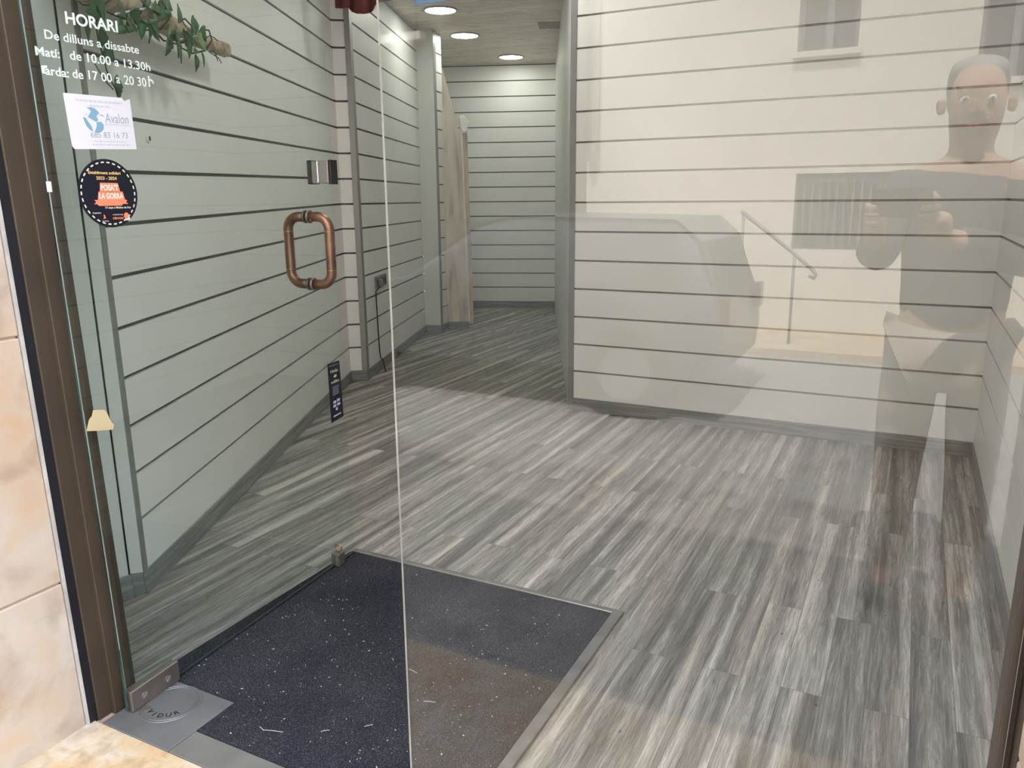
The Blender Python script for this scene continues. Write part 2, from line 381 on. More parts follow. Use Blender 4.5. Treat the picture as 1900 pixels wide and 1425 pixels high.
def tube(bm, pts, r, seg=10, mi=0, caps=True):
    """round tube along points; r a number or list"""
    n = len(pts); rr = r if isinstance(r, (list, tuple)) else [r] * n
    rings = []; prev = None
    for i, p in enumerate(pts):
        t = (pts[min(i + 1, n - 1)] - pts[max(i - 1, 0)]).normalized()
        if prev is None:
            a = Vector((0, 0, 1)) if abs(t.z) < 0.9 else Vector((1, 0, 0))
            x = t.cross(a).normalized()
        else:
            x = (prev - t * prev.dot(t)).normalized()
        prev = x; y = t.cross(x)
        rings.append([bm.verts.new(p + (x * math.cos(2 * math.pi * k / seg) + y * math.sin(2 * math.pi * k / seg)) * rr[i]) for k in range(seg)])
    for i in range(n - 1):
        for k in range(seg):
            f = bm.faces.new((rings[i][k], rings[i][(k + 1) % seg], rings[i + 1][(k + 1) % seg], rings[i + 1][k])); f.material_index = mi; f.smooth = True
    if caps:
        bm.faces.new(rings[0][::-1]).material_index = mi; bm.faces.new(rings[-1]).material_index = mi
def disc(bm, c, ax, ay, r, r2=None, seg=40, d=None, mi=0):
    """disc (or extruded disc) in plane ax, ay"""
    r2 = r if r2 is None else r2
    pts = [c + ax * (r * math.cos(2 * math.pi * k / seg)) + ay * (r2 * math.sin(2 * math.pi * k / seg)) for k in range(seg)]
    if d is None:
        bm.faces.new([bm.verts.new(p) for p in pts]).material_index = mi
    else: prism(bm, pts, d, mi)
def torus(bm, c, ax, ay, R, r, seg=28, rs=8, mi=0):
    az = ax.cross(ay).normalized(); rings = []
    for i in range(seg):
        a = 2 * math.pi * i / seg; d = ax * math.cos(a) + ay * math.sin(a)
        rings.append([bm.verts.new(c + d * (R + r * math.cos(2 * math.pi * k / rs)) + az * (r * math.sin(2 * math.pi * k / rs))) for k in range(rs)])
    for i in range(seg):
        for k in range(rs):
            f = bm.faces.new((rings[i][k], rings[(i + 1) % seg][k], rings[(i + 1) % seg][(k + 1) % rs], rings[i][(k + 1) % rs])); f.material_index = mi; f.smooth = True
def text_bm(body, height, width=None, bold=0.0, extr=0.0002, spacing=1.0):
    """flat lettering as a mesh in x (reading) / y (up), cap height = height, optional total width"""
    cu = bpy.data.curves.new('lettering', 'FONT'); cu.body = body; cu.size = 1.0; cu.offset = bold; cu.space_character = spacing
    cu.resolution_u = 3
    t = bpy.data.objects.new('lettering', cu); COL.objects.link(t)
    dg = bpy.context.evaluated_depsgraph_get(); dg.update()
    me = bpy.data.meshes.new_from_object(t.evaluated_get(dg))
    bm = bmesh.new(); bm.from_mesh(me)
    bpy.data.objects.remove(t, do_unlink=True); bpy.data.meshes.remove(me); bpy.data.curves.remove(cu)
    xs = [v.co.x for v in bm.verts]; x0, x1 = min(xs), max(xs)
    sy = height / 0.73; sx = sy if width is None else width / (x1 - x0)
    for v in bm.verts: v.co = Vector(((v.co.x - x0) * sx, v.co.y * sy, 0))
    if extr:
        g = bmesh.ops.extrude_face_region(bm, geom=list(bm.faces))
        for e in g['geom']:
            if isinstance(e, bmesh.types.BMVert): e.co.z += extr
    return bm
def place(bm, O, ex, ey):
    ez = ex.cross(ey).normalized()
    for v in bm.verts: v.co = O + ex * v.co.x + ey * v.co.y + ez * v.co.z
    return bm
def merge(dst, src, mi=0):
    mp = {v: dst.verts.new(v.co) for v in src.verts}
    for f in src.faces:
        try:
            nf = dst.faces.new([mp[v] for v in f.verts]); nf.material_index = mi
        except ValueError: pass
    src.free()
Zv = Vector((0, 0, 1))
def room_side(A, B):
    """unit normal of wall A-B that points to the room (towards the camera side of it)"""
    e = (B - A).normalized(); n = Vector((e.y, -e.x, 0))
    return n

# ------------------------------------------------------------------ walls with slots
def slat_wall(name, A, B, nrm, kmax=16, dk=None, thick=0.05, zb=ZB, gap=GAP, liner='liner', ext=(0.0, 0.0)):
    bm = bmesh.new()
    def z(k, end):
        v = zb + PITCH_S * k
        if dk: v += PITCH_S * dk(k) * (1.0 if end == 0 else 0.0)
        return v
    e_ = (B - A).normalized(); slab(bm, A - e_ * ext[0], B + e_ * ext[1], nrm, -thick, -0.015, 0.0, ZC, 1)
    for k in range(0, kmax + 1):
        lo0, lo1 = (z(k, 0) + gap / 2, z(k, 1) + gap / 2) if k > 0 else (0.0, 0.0)
        hi0, hi1 = z(k + 1, 0) - gap / 2, z(k + 1, 1) - gap / 2
        hi0 = min(hi0, ZC); hi1 = min(hi1, ZC)
        if lo0 >= ZC - 0.004 or lo1 >= ZC - 0.004: continue
        slab(bm, A, B, nrm, -0.015, 0.0, lo0, hi0, 0, lo1, hi1)
    o = obj(name, bm, [M['panel'], M[liner]])
    tag(o, kind='structure')
    return o
def base_board(name, A, B, nrm, h=ZB, t=0.009):
    bm = bmesh.new(); slab(bm, A, B, nrm, 0.0005, t, 0.0, h)
    return tag(bevel(obj(name, bm, M['base']), 0.002), kind='structure')
def corner_trim(name, P, e, nrm, w, z0=ZB, t=0.004, inset=0.0):
    bm = bmesh.new(); slab(bm, P, P + e * w, nrm, -inset, t, z0, ZC)
    return tag(obj(name, bm, M['trim']), kind='structure')

def dk_left(k):                 # the old near boards are not quite level
    return max(-0.34, 0.10 - 0.056 * k)
eL = (pP - pL).normalized(); nL = Vector((eL.y, -eL.x, 0))
slat_wall('wall_left', pL, pP, nL, dk=dk_left, ext=(0, 0.05))
base_board('baseboard_left', pL - eL * 0.012, pP, nL)
eQ = (pQ - pP).normalized(); nQ = Vector((eQ.y, -eQ.x, 0))
slat_wall('wall_left_return', pP, pQ - eQ * 0.028, nQ, ext=(0.05, 0))
base_board('baseboard_left_return', pP, pQ, nQ)
eW = (pW2 - pQ).normalized(); nW = Vector((eW.y, -eW.x, 0))
bm = bmesh.new(); slab(bm, pQ - eQ * 0.03, pQ + eQ * 0.0045, nQ, -0.012, 0.0045, ZB, ZC); slab(bm, pQ, pQ + eW * 0.055, nW, -0.004, 0.0045, ZB, ZC)
tag(obj('trim_1', bm, M['trim']), kind='structure')
slat_wall('wall_left_rear', pQ, pW2, nW, ext=(0, 0.05))
base_board('baseboard_left_rear', pQ, pW2, nW)
# plain column with a grey corner profile, and a short slatted return behind it
eC = (pC2 - pW2).normalized(); nC = Vector((eC.y, -eC.x, 0))
bm = bmesh.new(); slab(bm, pW2, pC2, nC, -0.19, 0.0, 0, ZC)
tag(obj('wall_column', bm, M['panel_plain']), kind='structure')
base_board('baseboard_column', pW2, pC2, nC)
eD = (pD1 - pC2).normalized(); nD = Vector((eD.y, -eD.x, 0))
bm = bmesh.new(); slab(bm, pC2 + eD * 0.0, pC2 + eD * 0.055, nD, -0.01, 0.004, ZB, ZC)
tag(obj('trim_2', bm, M['trim']), kind='structure')
slat_wall('wall_column_side', pC2, pD1, nD); base_board('baseboard_column_side', pC2 - eD * 0.009, pD1, nD)
# pale wood end panel with a cut-back top, white edge strip, rear panel and a small moulded bracket
eS = (pD2 - pD1).normalized(); nS = Vector((eS.y, -eS.x, 0))
def on_end(x, y, off=0.0): return hit(x, y, pD1 + nS * off, nS)
t = thing('end_panel', 'pale wood end panel with a sloping upper edge beside the far column', 'panel')
outline = [(833, 596), (870, 594), (856, 262), (850, 238), (842, 205), (830, 160), (818, 118), (816, 84), (802, 84)]
pts = [on_end(*q) for q in outline]
pts[0].z = pts[1].z = ZB; pts[-1].z = pts[-2].z = ZC - 0.002
bm = bmesh.new(); prism(bm, pts, -nS * 0.03); obj('panel_board', bm, M['pale_wood'], t)
bm = bmesh.new(); slab(bm, pD1, pD2, nS, -0.03, 0.0, 0, ZB); obj('plinth', bm, M['base'], t)
a, b_ = on_end(870, 594), on_end(855, 243)
bm = bmesh.new(); hexa(bm, [Vector((a.x, a.y, ZB)) + nS * 0.001, Vector((a.x, a.y, ZB)) + eS * 0.012 + nS * 0.001, Vector((a.x, a.y, ZB)) + eS * 0.012 - nS * 0.03, Vector((a.x, a.y, ZB)) - nS * 0.03,
                            b_ + nS * 0.001, b_ + eS * 0.012 + nS * 0.001, b_ + eS * 0.012 - nS * 0.03, b_ - nS * 0.03])
obj('edge_strip', bm, M['white_paint'], t)
bm = bmesh.new()
rear = [on_end(869, 590, -0.32), on_end(879, 590, -0.32), on_end(867, 250, -0.32), on_end(852, 215, -0.32)]
prism(bm, [Vector((q.x, q.y, 0.0 if i < 2 else q.z)) for i, q in enumerate(rear)], -nS * 0.03); obj('rear_board', bm, M['pale_wood'], t)
bm = bmesh.new()
br_ = [on_end(x, y, -0.10) for x, y in ((852, 216), (860, 214), (868, 222), (871, 228), (867, 236), (868, 242), (861, 246), (857, 240))]
prism(bm, br_, -nS * 0.25); bevel(obj('moulded_bracket', bm, M['white_paint'], t), 0.004)
# back wall
eB = (pB1 - pB0).normalized(); nB = Vector((eB.y, -eB.x, 0))
slat_wall('wall_back', pB0, pB1, nB); base_board('baseboard_back', pB0, pB1, nB)
# unseen closing side behind the end panel
bm = bmesh.new(); slab(bm, Vector((-0.74, 7.56, 0)), Vector((-0.96, 9.13, 0)), Vector((1, 0.2, 0)).normalized(), -0.05, 0.0, 0, ZC)
tag(obj('wall_recess', bm, M['panel_plain']), kind='structure')
# right block: front face, left flank, right side wall
eR = (pR1 - pR0).normalized(); nR = Vector((eR.y, -eR.x, 0))
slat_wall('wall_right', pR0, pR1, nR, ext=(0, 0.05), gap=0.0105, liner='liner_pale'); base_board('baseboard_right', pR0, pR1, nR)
bm = bmesh.new()
slab(bm, pR0 - eR * 0.030, pR0 + eR * 0.004, nR, -0.05, 0.005, 0.0, ZC)
tag(obj('trim_3', bm, M['trim']), kind='structure')
flank = Vector((0.5, 8.97, 0))
bm = bmesh.new(); slab(bm, pR0 - eR * 0.03, flank, Vector((-1, 0.05, 0)).normalized(), -0.05, 0.0, 0, ZC)
tag(obj('wall_right_flank', bm, M['panel_plain']), kind='structure')
pS = fp(1.93, 0.04)
eX = (pS - pR1).normalized(); nX = Vector((eX.y, -eX.x, 0))
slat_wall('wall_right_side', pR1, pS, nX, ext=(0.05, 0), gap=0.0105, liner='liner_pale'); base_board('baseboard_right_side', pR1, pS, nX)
# near left: grey end profile, plain return and joint
pC = Vector((-1.207, 2.262, 0)); eN = (pC - pL).normalized(); nN = -Vector((eN.y, -eN.x, 0))
pFW = fp(-0.62, 0.02)
bm = bmesh.new(); slab(bm, pL - eL * 0.012, pL + eL * 0.010, nL, -0.03, 0.006, ZB, ZC)
tag(obj('trim_4', bm, M['trim']), kind='structure')
bm = bmesh.new(); slab(bm, pL - eL * 0.012, pC, nN, -0.02, 0.0, ZB, ZC); slab(bm, pL - eL * 0.012, pC, nN, -0.02, -0.004, 0, ZB, 1) 
tag(obj('wall_left_end', bm, [M['panel_plain'], M['base']]), kind='structure')
eG = (pFW - pC).normalized(); nG = -Vector((eG.y, -eG.x, 0))
bm = bmesh.new(); slab(bm, pC + eG * 0.006, pFW, nG, -0.03, 0.0, 0.0, ZC)
tag(obj('wall_left_front', bm, M['panel_plain']), kind='structure')
base_board('baseboard_left_front', pC, pFW, nG, t=0.012)
bm = bmesh.new(); slab(bm, pC - eG * 0.01, pC + eG * 0.02, nG, -0.05, -0.012, 0, ZC)
tag(obj('trim_5', bm, M['rubber']), kind='structure')

# ------------------------------------------------------------------ floor, ceiling, shell
bm = bmesh.new()
fl = [fp(-1.2, 0.03), fp(2.3, 0.03), Vector((2.9, 3.6, 0)), Vector((1.9, 9.3, 0)), Vector((-1.4, 9.4, 0)), Vector((-1.5, 2.2, 0))]
MU0, MU1, MN0, MN1 = -0.085, 0.90, 0.03, 0.975          # mat well
prism(bm, [Vector((p.x, p.y, -0.03)) for p in fl], Vector((0, 0, 0.03)))
floor = tag(obj('floor', bm, M['floor']), kind='structure')
bm = bmesh.new()
cl = [fp(-1.2, 0.0), fp(2.3, 0.0), Vector((2.9, 3.6, 0)), Vector((1.9, 9.3, 0)), Vector((-1.4, 9.4, 0)), Vector((-1.6, 2.2, 0))]
prism(bm, [Vector((p.x, p.y, ZC)) for p in cl], Vector((0, 0, 0.12)))
tag(obj('ceiling', bm, M['ceil']), kind='structure')
# outer building mass above and beside the shop front; unseen roof added as sunshade
M['render'] = simple('outside_render', (0.55, 0.48, 0.40), 0.9, 0, 0.2, 0.08, 2)
bm = bmesh.new(); ubox(bm, (-4, 6), (-0.03, 0.0), (2.60, 3.05)); tag(obj('wall_front', bm, M['render']), kind='structure')
bm = bmesh.new(); ubox(bm, (-4, 6), (0.0, 9), (2.95, 3.05)); tag(obj('roof', bm, M['render']), kind='structure')
bm = bmesh.new(); ubox(bm, (-4, -3.9), (0.0, 9), (0, 2.95)); ubox(bm, (5.9, 6), (0.0, 9), (0, 2.95)); ubox(bm, (-4, 6), (8.9, 9), (0, 2.95))
tag(obj('wall_outer', bm, M['render']), kind='structure')

# stone reveals
def stone_pier(name, u0, u1, n0, n1, zj, mirror=False):
    bm = bmesh.new()
    zs = [0.0] + zj + [3.05]
    for i in range(len(zs) - 1):
        ubox(bm, (u0, u1), (n0, n1), (zs[i] + (0.002 if i else 0), zs[i + 1] - 0.002), 0)
    inset = 0.004
    ubox(bm, (u0 + inset, u1 - inset), (n0 + inset, n1 - inset), (0.001, 3.04), 1)
    o = obj(name, bm, [M['stone'], M['joint']]); bevel(o, 0.004, 3)
    return tag(o, kind='structure')
stone_pier('wall_stone_left', -4.0, -0.058, -0.36, -0.072, [0.375, 0.94, 1.50, 2.06, 2.62])
stone_pier('wall_stone_right', 1.757, 6.0, -0.36, -0.072, [0.56, 1.12, 1.68, 2.24, 2.8])
# jamb profiles (brown posts): gasket, silicone and aluminium
def jamb(name, u_face, sgn, full=True):
    t = thing(name, None, None, kind='structure')
    bm = bmesh.new(); ubox(bm, tuple(sorted((u_face - sgn * 0.012, u_face - sgn * 0.06))), (-0.045, 0.062), (0, 2.60))
    ubox(bm, tuple(sorted((u_face + sgn * 0.004, u_face - sgn * 0.013))), (-0.012, 0.040), (0, 2.60))
    bevel(obj('profile', bm, M['brown'], t), 0.002)
    bm = bmesh.new(); ubox(bm, tuple(sorted((u_face - sgn * 0.016, u_face - sgn * 0.06))), (-0.066, -0.0455), (0, 2.60)); obj('gasket', bm, M['rubber'], t)
    bm = bmesh.new(); ubox(bm, tuple(sorted((u_face - sgn * 0.014, u_face - sgn * 0.05))), (-0.0715, -0.0665), (0, 2.60)); obj('sealant', bm, M['silicone'], t)
    return t
def lean(o):
    for v in o.data.vertices: v.co += Vector((-0.0135, -0.0075, 0)) * v.co.z
for ch in jamb('trim_6', -0.038, 1).children: lean(ch)
lean(bpy.data.objects['wall_stone_left'])
jamb('trim_7', 1.748, -1)
bm = bmesh.new(); ubox(bm, (-0.098, 1.80), (-0.045, 0.05), (2.52, 2.60)); tag(obj('trim_8', bm, M['brown']), kind='structure')

# ------------------------------------------------------------------ threshold: plates and mat well
t = thing('cover_plate', 'grey metal cover plate with round pivot boss under the door hinge', 'plate')
bm = bmesh.new(); ubox(bm, (-0.030, 0.195), (-0.052, 0.145), (0.0, 0.006))
bevel(obj('plate', bm, M['plate'], t), 0.0015)
piv = fp(0.058, 0.072, 0.006)
bm = bmesh.new()
for R in (0.072, 0.065): torus(bm, piv, uv_, nv_, R, 0.0016, 40, 6)
disc(bm, piv, uv_, nv_, 0.061, seg=40, d=Vector((0, 0, 0.0012)))
obj('pivot_ring', bm, M['plate'], t)
bm = bmesh.new()
for i, ch in enumerate('VIDUR'):
    a = math.radians(-112 + i * 22)
    rad = uv_ * math.cos(a) + nv_ * math.sin(a); tan = uv_ * -math.sin(a) + nv_ * math.cos(a)
    g = text_bm(ch, 0.015, None, 0.012, 0.0006)
    w = max(v.co.x for v in g.verts)
    place(g, piv + rad * 0.055 - tan * (w / 2) + Vector((0, 0, 0.0013)), tan, -rad); merge(bm, g)
obj('raised_lettering', bm, M['black'], t)
bm = bmesh.new()
disc(bm, fp(0.020, 0.030, 0.006), uv_, nv_, 0.011, seg=24, d=Vector((0, 0, 0.002))); obj('screw', bm, M['steel'], t)
bm = bmesh.new(); ubox(bm, (0.197, 1.745), (-0.052, 0.026), (0.0, 0.006))
tag(bevel(obj('sill_strip', bm, M['plate2']), 0.0012), 'flat grey metal sill strip along the front edge of the black mat', 'sill strip')
t = thing('door_mat', 'black speckled entrance mat set in a steel edged well', 'mat')
bm = bmesh.new()
prism(bm, [fp(0.197, 0.028, 0.0015), fp(0.885, 0.028, 0.0015), fp(0.885, 0.960, 0.0015), fp(-0.085, 0.960, 0.0015), fp(-0.085, 0.148, 0.0015), fp(0.197, 0.148, 0.0015)], Vector((0, 0, 0.004)))
obj('pile', bm, M['carpet'], t)
bm = bmesh.new(); ubox(bm, (-0.085, 0.918), (0.962, 0.987), (0.0005, 0.008)); bevel(obj('frame_rail', bm, M['dullsteel'], t), 0.002)
bm = bmesh.new(); ubox(bm, (-0.085, 0.888), (0.960, 0.965), (0.0005, 0.010)); bevel(obj('bright_lip', bm, M['steel'], t), 0.0015)
bm = bmesh.new(); ubox(bm, (0.887, 0.918), (0.028, 0.9615), (0.0005, 0.008)); bevel(obj('frame_rail', bm, M['dullsteel'], t), 0.002)
# flecks of litter on the mat
bm = bmesh.new(); rr = random.Random(3)
for i in range(260):
    uu, nn = rr.uniform(-0.05, 0.88), rr.betavariate(1.1, 1.5) * 0.9 + 0.035
    if uu < 0.2 and nn < 0.15: continue
    if uu + 0.09 * nn < 0.0: continue
    c = fp(uu, nn, 0.0060); a = rr.uniform(0, 6.28); s = rr.choice([0.0009, 0.0011, 0.0013, 0.0018, 0.0024]); l = s * rr.uniform(0.8, 2.6)
    e1 = Vector((math.cos(a), math.sin(a), 0)); e2 = Vector((-math.sin(a), math.cos(a), 0))
    hexa(bm, [c + e1 * x * l / 2 + e2 * y * s / 2 + Zv * z for z in (0, 0.0012) for x, y in ((-1, -1), (1, -1), (1, 1), (-1, 1))])
for (uu, nn, a, l) in ((0.36, 0.105, 0.3, 0.05), (0.47, 0.16, 0.7, 0.02), (0.33, 0.10, -0.3, 0.02), (0.55, 0.22, 0.8, 0.02), (0.63, 0.36, 0.3, 0.03), (0.52, 0.45, -0.2, 0.03)):
    e1 = uv_ * math.cos(a) + nv_ * math.sin(a); c = fp(uu, nn, 0.007)
    tube(bm, [c - e1 * l / 2, c + Zv * 0.001, c + e1 * l / 2], 0.0009, 5)
M['fleck'] = simple('pale_grit', (0.42, 0.41, 0.39), 0.9)
tag(obj('litter_flecks', bm, M['fleck']), 'scatter of white flecks lying on the black mat', 'litter', kind='stuff')

# ------------------------------------------------------------------ fixed pane (window_1)
bm = bmesh.new()
PU0, PU1, PN0, PN1 = 0.840, 1.752, -0.0228, -0.0175
ubox(bm, (PU0, PU1), (PN0, PN1), (0.007, 2.53))
win = obj('window_1', bm, [M['glass_pane'], M['edge_pale']])
for p in win.data.polygons:
    if abs(p.normal.dot(nv_)) < 0.5: p.material_index = 1
tag(win, kind='structure')

# ------------------------------------------------------------------ glass door
DO = Vector((HX, HY, 0)) - DOOR_M * 0.0
def dp(s, off, z): return DO + DOOR_D * s + DOOR_M * off + Zv * z
def dbox(bm, s, off, z, mi=0): frame_box(bm, DO, DOOR_D, DOOR_M, Zv, s, off, z, mi)
door = thing('door_1', 'frameless green glass door swung open into the shop', 'door', kind='structure')
bm = bmesh.new()
LEAN = 0.0150                      # the old door and jamb stand a touch out of plumb
hexa(bm, [dp(0, -0.008, 0.014), dp(DOOR_LEN, -0.008, 0.014), dp(DOOR_LEN, 0, 0.014), dp(0, 0, 0.014),
          dp(-LEAN * 2.51, -0.008, 2.51), dp(DOOR_LEN, -0.008, 2.51), dp(DOOR_LEN, 0, 2.51), dp(-LEAN * 2.51, 0, 2.51)])
g = obj('glass_leaf', bm, [M['glass_door'], M['edge_green'], M['edge_dark']], door)
for p in g.data.polygons:
    if abs(p.normal.dot(DOOR_M)) < 0.5: p.material_index = 0 if p.normal.dot(DOOR_D) > 0.5 else (2 if abs(p.normal.z) > 0.5 else 1)
bm = bmesh.new()
hexa(bm, [dp(-0.0008, -0.0022, 0.07), dp(0.0004, -0.0022, 0.07), dp(0.0004, 0.0004, 0.07), dp(-0.0008, 0.0004, 0.07),
          dp(-LEAN * 2.51 - 0.0008, -0.0022, 2.5), dp(-LEAN * 2.51 + 0.0004, -0.0022, 2.5), dp(-LEAN * 2.51 + 0.0004, 0.0004, 2.5), dp(-LEAN * 2.51 - 0.0008, 0.0004, 2.5)])
obj('ground_edge', bm, M['edge_grey'], g)
# bottom patch fitting with two screws
bm = bmesh.new(); dbox(bm, (0.004, 0.152), (-0.017, 0.009), (0.0075, 0.062))
fit = bevel(obj('patch_fitting', bm, M['fitting'], door), 0.002)
for s in (0.042, 0.115):
    bm = bmesh.new(); disc(bm, dp(s, 0.009, 0.033), DOOR_D, Zv, 0.0085, seg=24, d=DOOR_M * 0.0016)
    hexa(bm, [dp(s, 0.0106, 0.033) + (DOOR_D * x + Zv * x * 0.9) * 0.006 + (DOOR_D * -y + Zv * y) * 0.0008 + DOOR_M * z for z in (0, 0.0004) for x, y in ((-1, -1), (1, -1), (1, 1), (-1, 1))])
    obj('screw', bm, M['steel'], fit)
# pull handles, one on each face
def handle(side, name_mat):
    sgn = 1 if side > 0 else -1
    zt, zb_ = on_door(576, 402).z, on_door(581, 527).z
    s0 = (on_door(577, 465) - DO).dot(DOOR_D)
    reach, r, cr = 0.072, 0.0148, 0.040
    base = 0.0 if sgn > 0 else -0.008
    pts = []
    pts.append(dp(s0, base, zt))
    pts.append(dp(s0, base + sgn * (reach - cr), zt))
    for i in range(1, 9):
        a = math.pi / 2 * i / 8
        pts.append(dp(s0, base + sgn * (reach - cr + cr * math.sin(a)), zt - cr + cr * math.cos(a)))
    for i in range(0, 9):
        a = math.pi / 2 * i / 8
        pts.append(dp(s0, base + sgn * (reach - cr + cr * math.cos(a)), zb_ + cr - cr * math.sin(a)))
    pts.append(dp(s0, base, zb_))
    bm = bmesh.new(); tube(bm, pts, r, 20)
    h = obj('pull_handle', bm, M['copper'], door)
    for z in (zt, zb_):
        bm = bmesh.new(); disc(bm, dp(s0, base, z), DOOR_D, Zv, 0.0195, seg=28, d=DOOR_M * sgn * 0.007)
        bevel(obj('rosette', bm, M['fitting'], h), 0.0015)
    for z in (zt - cr - 0.004, zb_ + cr + 0.004):
        bm = bmesh.new(); tube(bm, [dp(s0, base + sgn * reach, z - 0.0012), dp(s0, base + sgn * reach, z + 0.0012)], r + 0.0006, 20)
        obj('joint_band', bm, M['brass'], h)
    if sgn > 0:
        bm = bmesh.new(); c = dp(s0 - r * 0.75, 0.016, zt - r * 0.65); disc(bm, c, DOOR_M, Zv, 0.003, seg=12, d=-DOOR_D * 0.003); obj('grub_screw', bm, M['brass'], h)
handle(1, 'copper'); handle(-1, 'copper')
# lock keeper on the closing edge
sL = (on_door(599, 320) - DO).dot(DOOR_D); zl = on_door(604, 319).z
lk_z = (on_door(599, 341).z, on_door(599, 298).z)
lo, hi = lk_z
bm = bmesh.new(); dbox(bm, (sL - 0.018, sL + 0.018), (-0.004, 0.032), (lo + 0.001, hi - 0.001))
lock = bevel(obj('lock_box', bm, M['greyface'], door), 0.002)
bm = bmesh.new(); dbox(bm, (sL - 0.019, sL + 0.018), (-0.027, -0.004), (lo + 0.001, hi - 0.001)); bevel(obj('polished_band', bm, M['chrome'], lock), 0.003)
bm = bmesh.new(); dbox(bm, (sL - 0.018, sL + 0.018), (-0.046, -0.027), (lo - 0.001, hi + 0.001)); bevel(obj('inner_cover', bm, M['black'], lock), 0.002)
bm = bmesh.new(); dbox(bm, (sL - 0.017, sL + 0.018), (0.032, 0.042), (lo - 0.002, hi + 0.001)); bevel(obj('outer_cover', bm, M['black'], lock), 0.002)
# floor bolt with ring
sB = (on_z(627, 1052) - DO).dot(DOOR_D)
bm = bmesh.new(); dbox(bm, (sB - 0.012, sB + 0.022), (-0.016, 0.016), (0.008, 0.052))
bolt = bevel(obj('floor_bolt', bm, M['fitting'], door), 0.002)
bm = bmesh.new(); dbox(bm, (sB - 0.0125, sB - 0.0118), (0.002, 0.014), (0.010, 0.050)); obj('bright_face', bm, M['steel'], bolt)
bm = bmesh.new(); torus(bm, dp(sB + 0.006, 0.004, 0.070), DOOR_M, Zv, 0.012, 0.0022, 24, 8); obj('pull_ring', bm, M['brass'], bolt)
# vinyl lettering on the outer face
bm = bmesh.new()
def door_line(body, x0, y0, x1, y1, cap, bold=0.01):
    A, B = on_door(x0, y0), on_door(x1, y1)
    ex = (B - A); w = ex.length; ex.normalize()
    g = text_bm(body, cap, w, bold, 0.0003)
    place(g, A + DOOR_M * 0.0004, ex, Zv); merge(bm, g)
px = lambda x, y, d: abs(on_door(x, y - d).z - on_door(x, y).z)
door_line('HORARI', 122, 43, 219, 60, px(150, 45, 22), 0.022)
door_line('De dilluns a dissabte', 83, 71, 258, 100, px(100, 70, 17), 0.010)
door_line('Matí:', 66, 102, 111, 108, px(80, 100, 17), 0.016)
door_line('de 10.00 a 13.30h', 130, 110, 279, 132, px(150, 110, 17), 0.010)
door_line('arda:', 84, 138, 128, 144, px(90, 138, 17), 0.016)
door_line('de', 135, 144, 155, 147, px(140, 140, 17), 0.010)
door_line('17 00', 165, 147, 208, 153, px(180, 150, 17), 0.008)
door_line('a', 216, 154, 223, 155, px(218, 150, 17), 0.008)
door_line('20 30', 231, 156, 272, 161, px(250, 155, 17), 0.006)
a0 = on_door(78, 136); hT = px(80, 136, 16)
prism(bm, [a0 + DOOR_M * 0.0004 + DOOR_D * x + Zv * z for x, z in ((0, 0), (0.006, 0), (0.006, hT - 0.006), (0.012, hT - 0.005), (0.013, hT), (0.0, hT - 0.002))], DOOR_M * 0.0003)
a0 = on_door(276, 161)
prism(bm, [a0 + DOOR_M * 0.0004 + DOOR_D * x + Zv * z for x, z in ((0, 0), (0.004, 0), (0.004, 0.014), (0.012, 0.012), (0.012, 0.008), (0.015, 0.008), (0.015, 0.014), (0.008, 0.018), (0.004, 0.017), (0.004, 0.024), (0, 0.024))], DOOR_M * 0.0003)
obj('opening_hours_lettering', bm, M['vinyl'], door)

# ------------------------------------------------------------------ paper and stickers on the door
def dquad(corners, off=0.0006): return [on_door(x, y) + DOOR_M * off for x, y in corners]
pc = dquad([(134, 276.5), (253, 277), (240, 184), (116, 172)])
exP = (pc[1] - pc[0]).normalized(); eyP = Zv
paper = thing('paper_notice', 'white paper notice with a blue globe and phone number taped on glass door', 'notice')
bm = bmesh.new()
tl, tr = pc[3], pc[2]
nick = [tr, tr - (tr - tl) * 0.06 - Zv * 0.003, tr - (tr - tl) * 0.09 - Zv * 0.006, tr - (tr - tl) * 0.13 + Zv * 0.001]
prism(bm, [pc[0] + Zv * 0.006, pc[0] + (pc[1] - pc[0]) * 0.03, pc[1]] + nick + [tl], DOOR_M * 0.0004)
obj('sheet', bm, M['paper'], paper)
Wp = (pc[1] - pc[0]).length; Hp = ((pc[3] - pc[0]).dot(Zv) + (pc[2] - pc[1]).dot(Zv)) / 2
def pp(a, b): # paper fraction -> point
    lo = pc[0] + (pc[1] - pc[0]) * a; hi = pc[3] + (pc[2] - pc[3]) * a
    return lo + (hi - lo) * b + DOOR_M * 0.0006
def poly_on(fn, bm, pts): prism(bm, [fn(a, b) for a, b in pts], DOOR_M * 0.0002)
bm = bmesh.new()
poly_on(pp, bm, [(0.30, 0.60), (0.36, 0.70), (0.34, 0.74), (0.30, 0.77), (0.38, 0.78), (0.44, 0.75), (0.48, 0.68), (0.46, 0.66), (0.43, 0.62), (0.45, 0.55), (0.42, 0.51), (0.36, 0.55)])
poly_on(pp, bm, [(0.42, 0.51), (0.49, 0.52), (0.52, 0.46), (0.51, 0.38), (0.47, 0.33), (0.40, 0.31), (0.37, 0.33), (0.41, 0.42)])
poly_on(pp, bm, [(0.23, 0.60), (0.27, 0.57), (0.30, 0.50), (0.335, 0.42), (0.345, 0.335), (0.30, 0.36), (0.26, 0.43), (0.235, 0.52)])
poly_on(pp, bm, [(0.27, 0.64), (0.29, 0.655), (0.285, 0.625)])
poly_on(pp, bm, [(0.49, 0.66), (0.55, 0.635), (0.545, 0.625), (0.49, 0.64)])
obj('globe_print', bm, M['ink_blue'], paper)
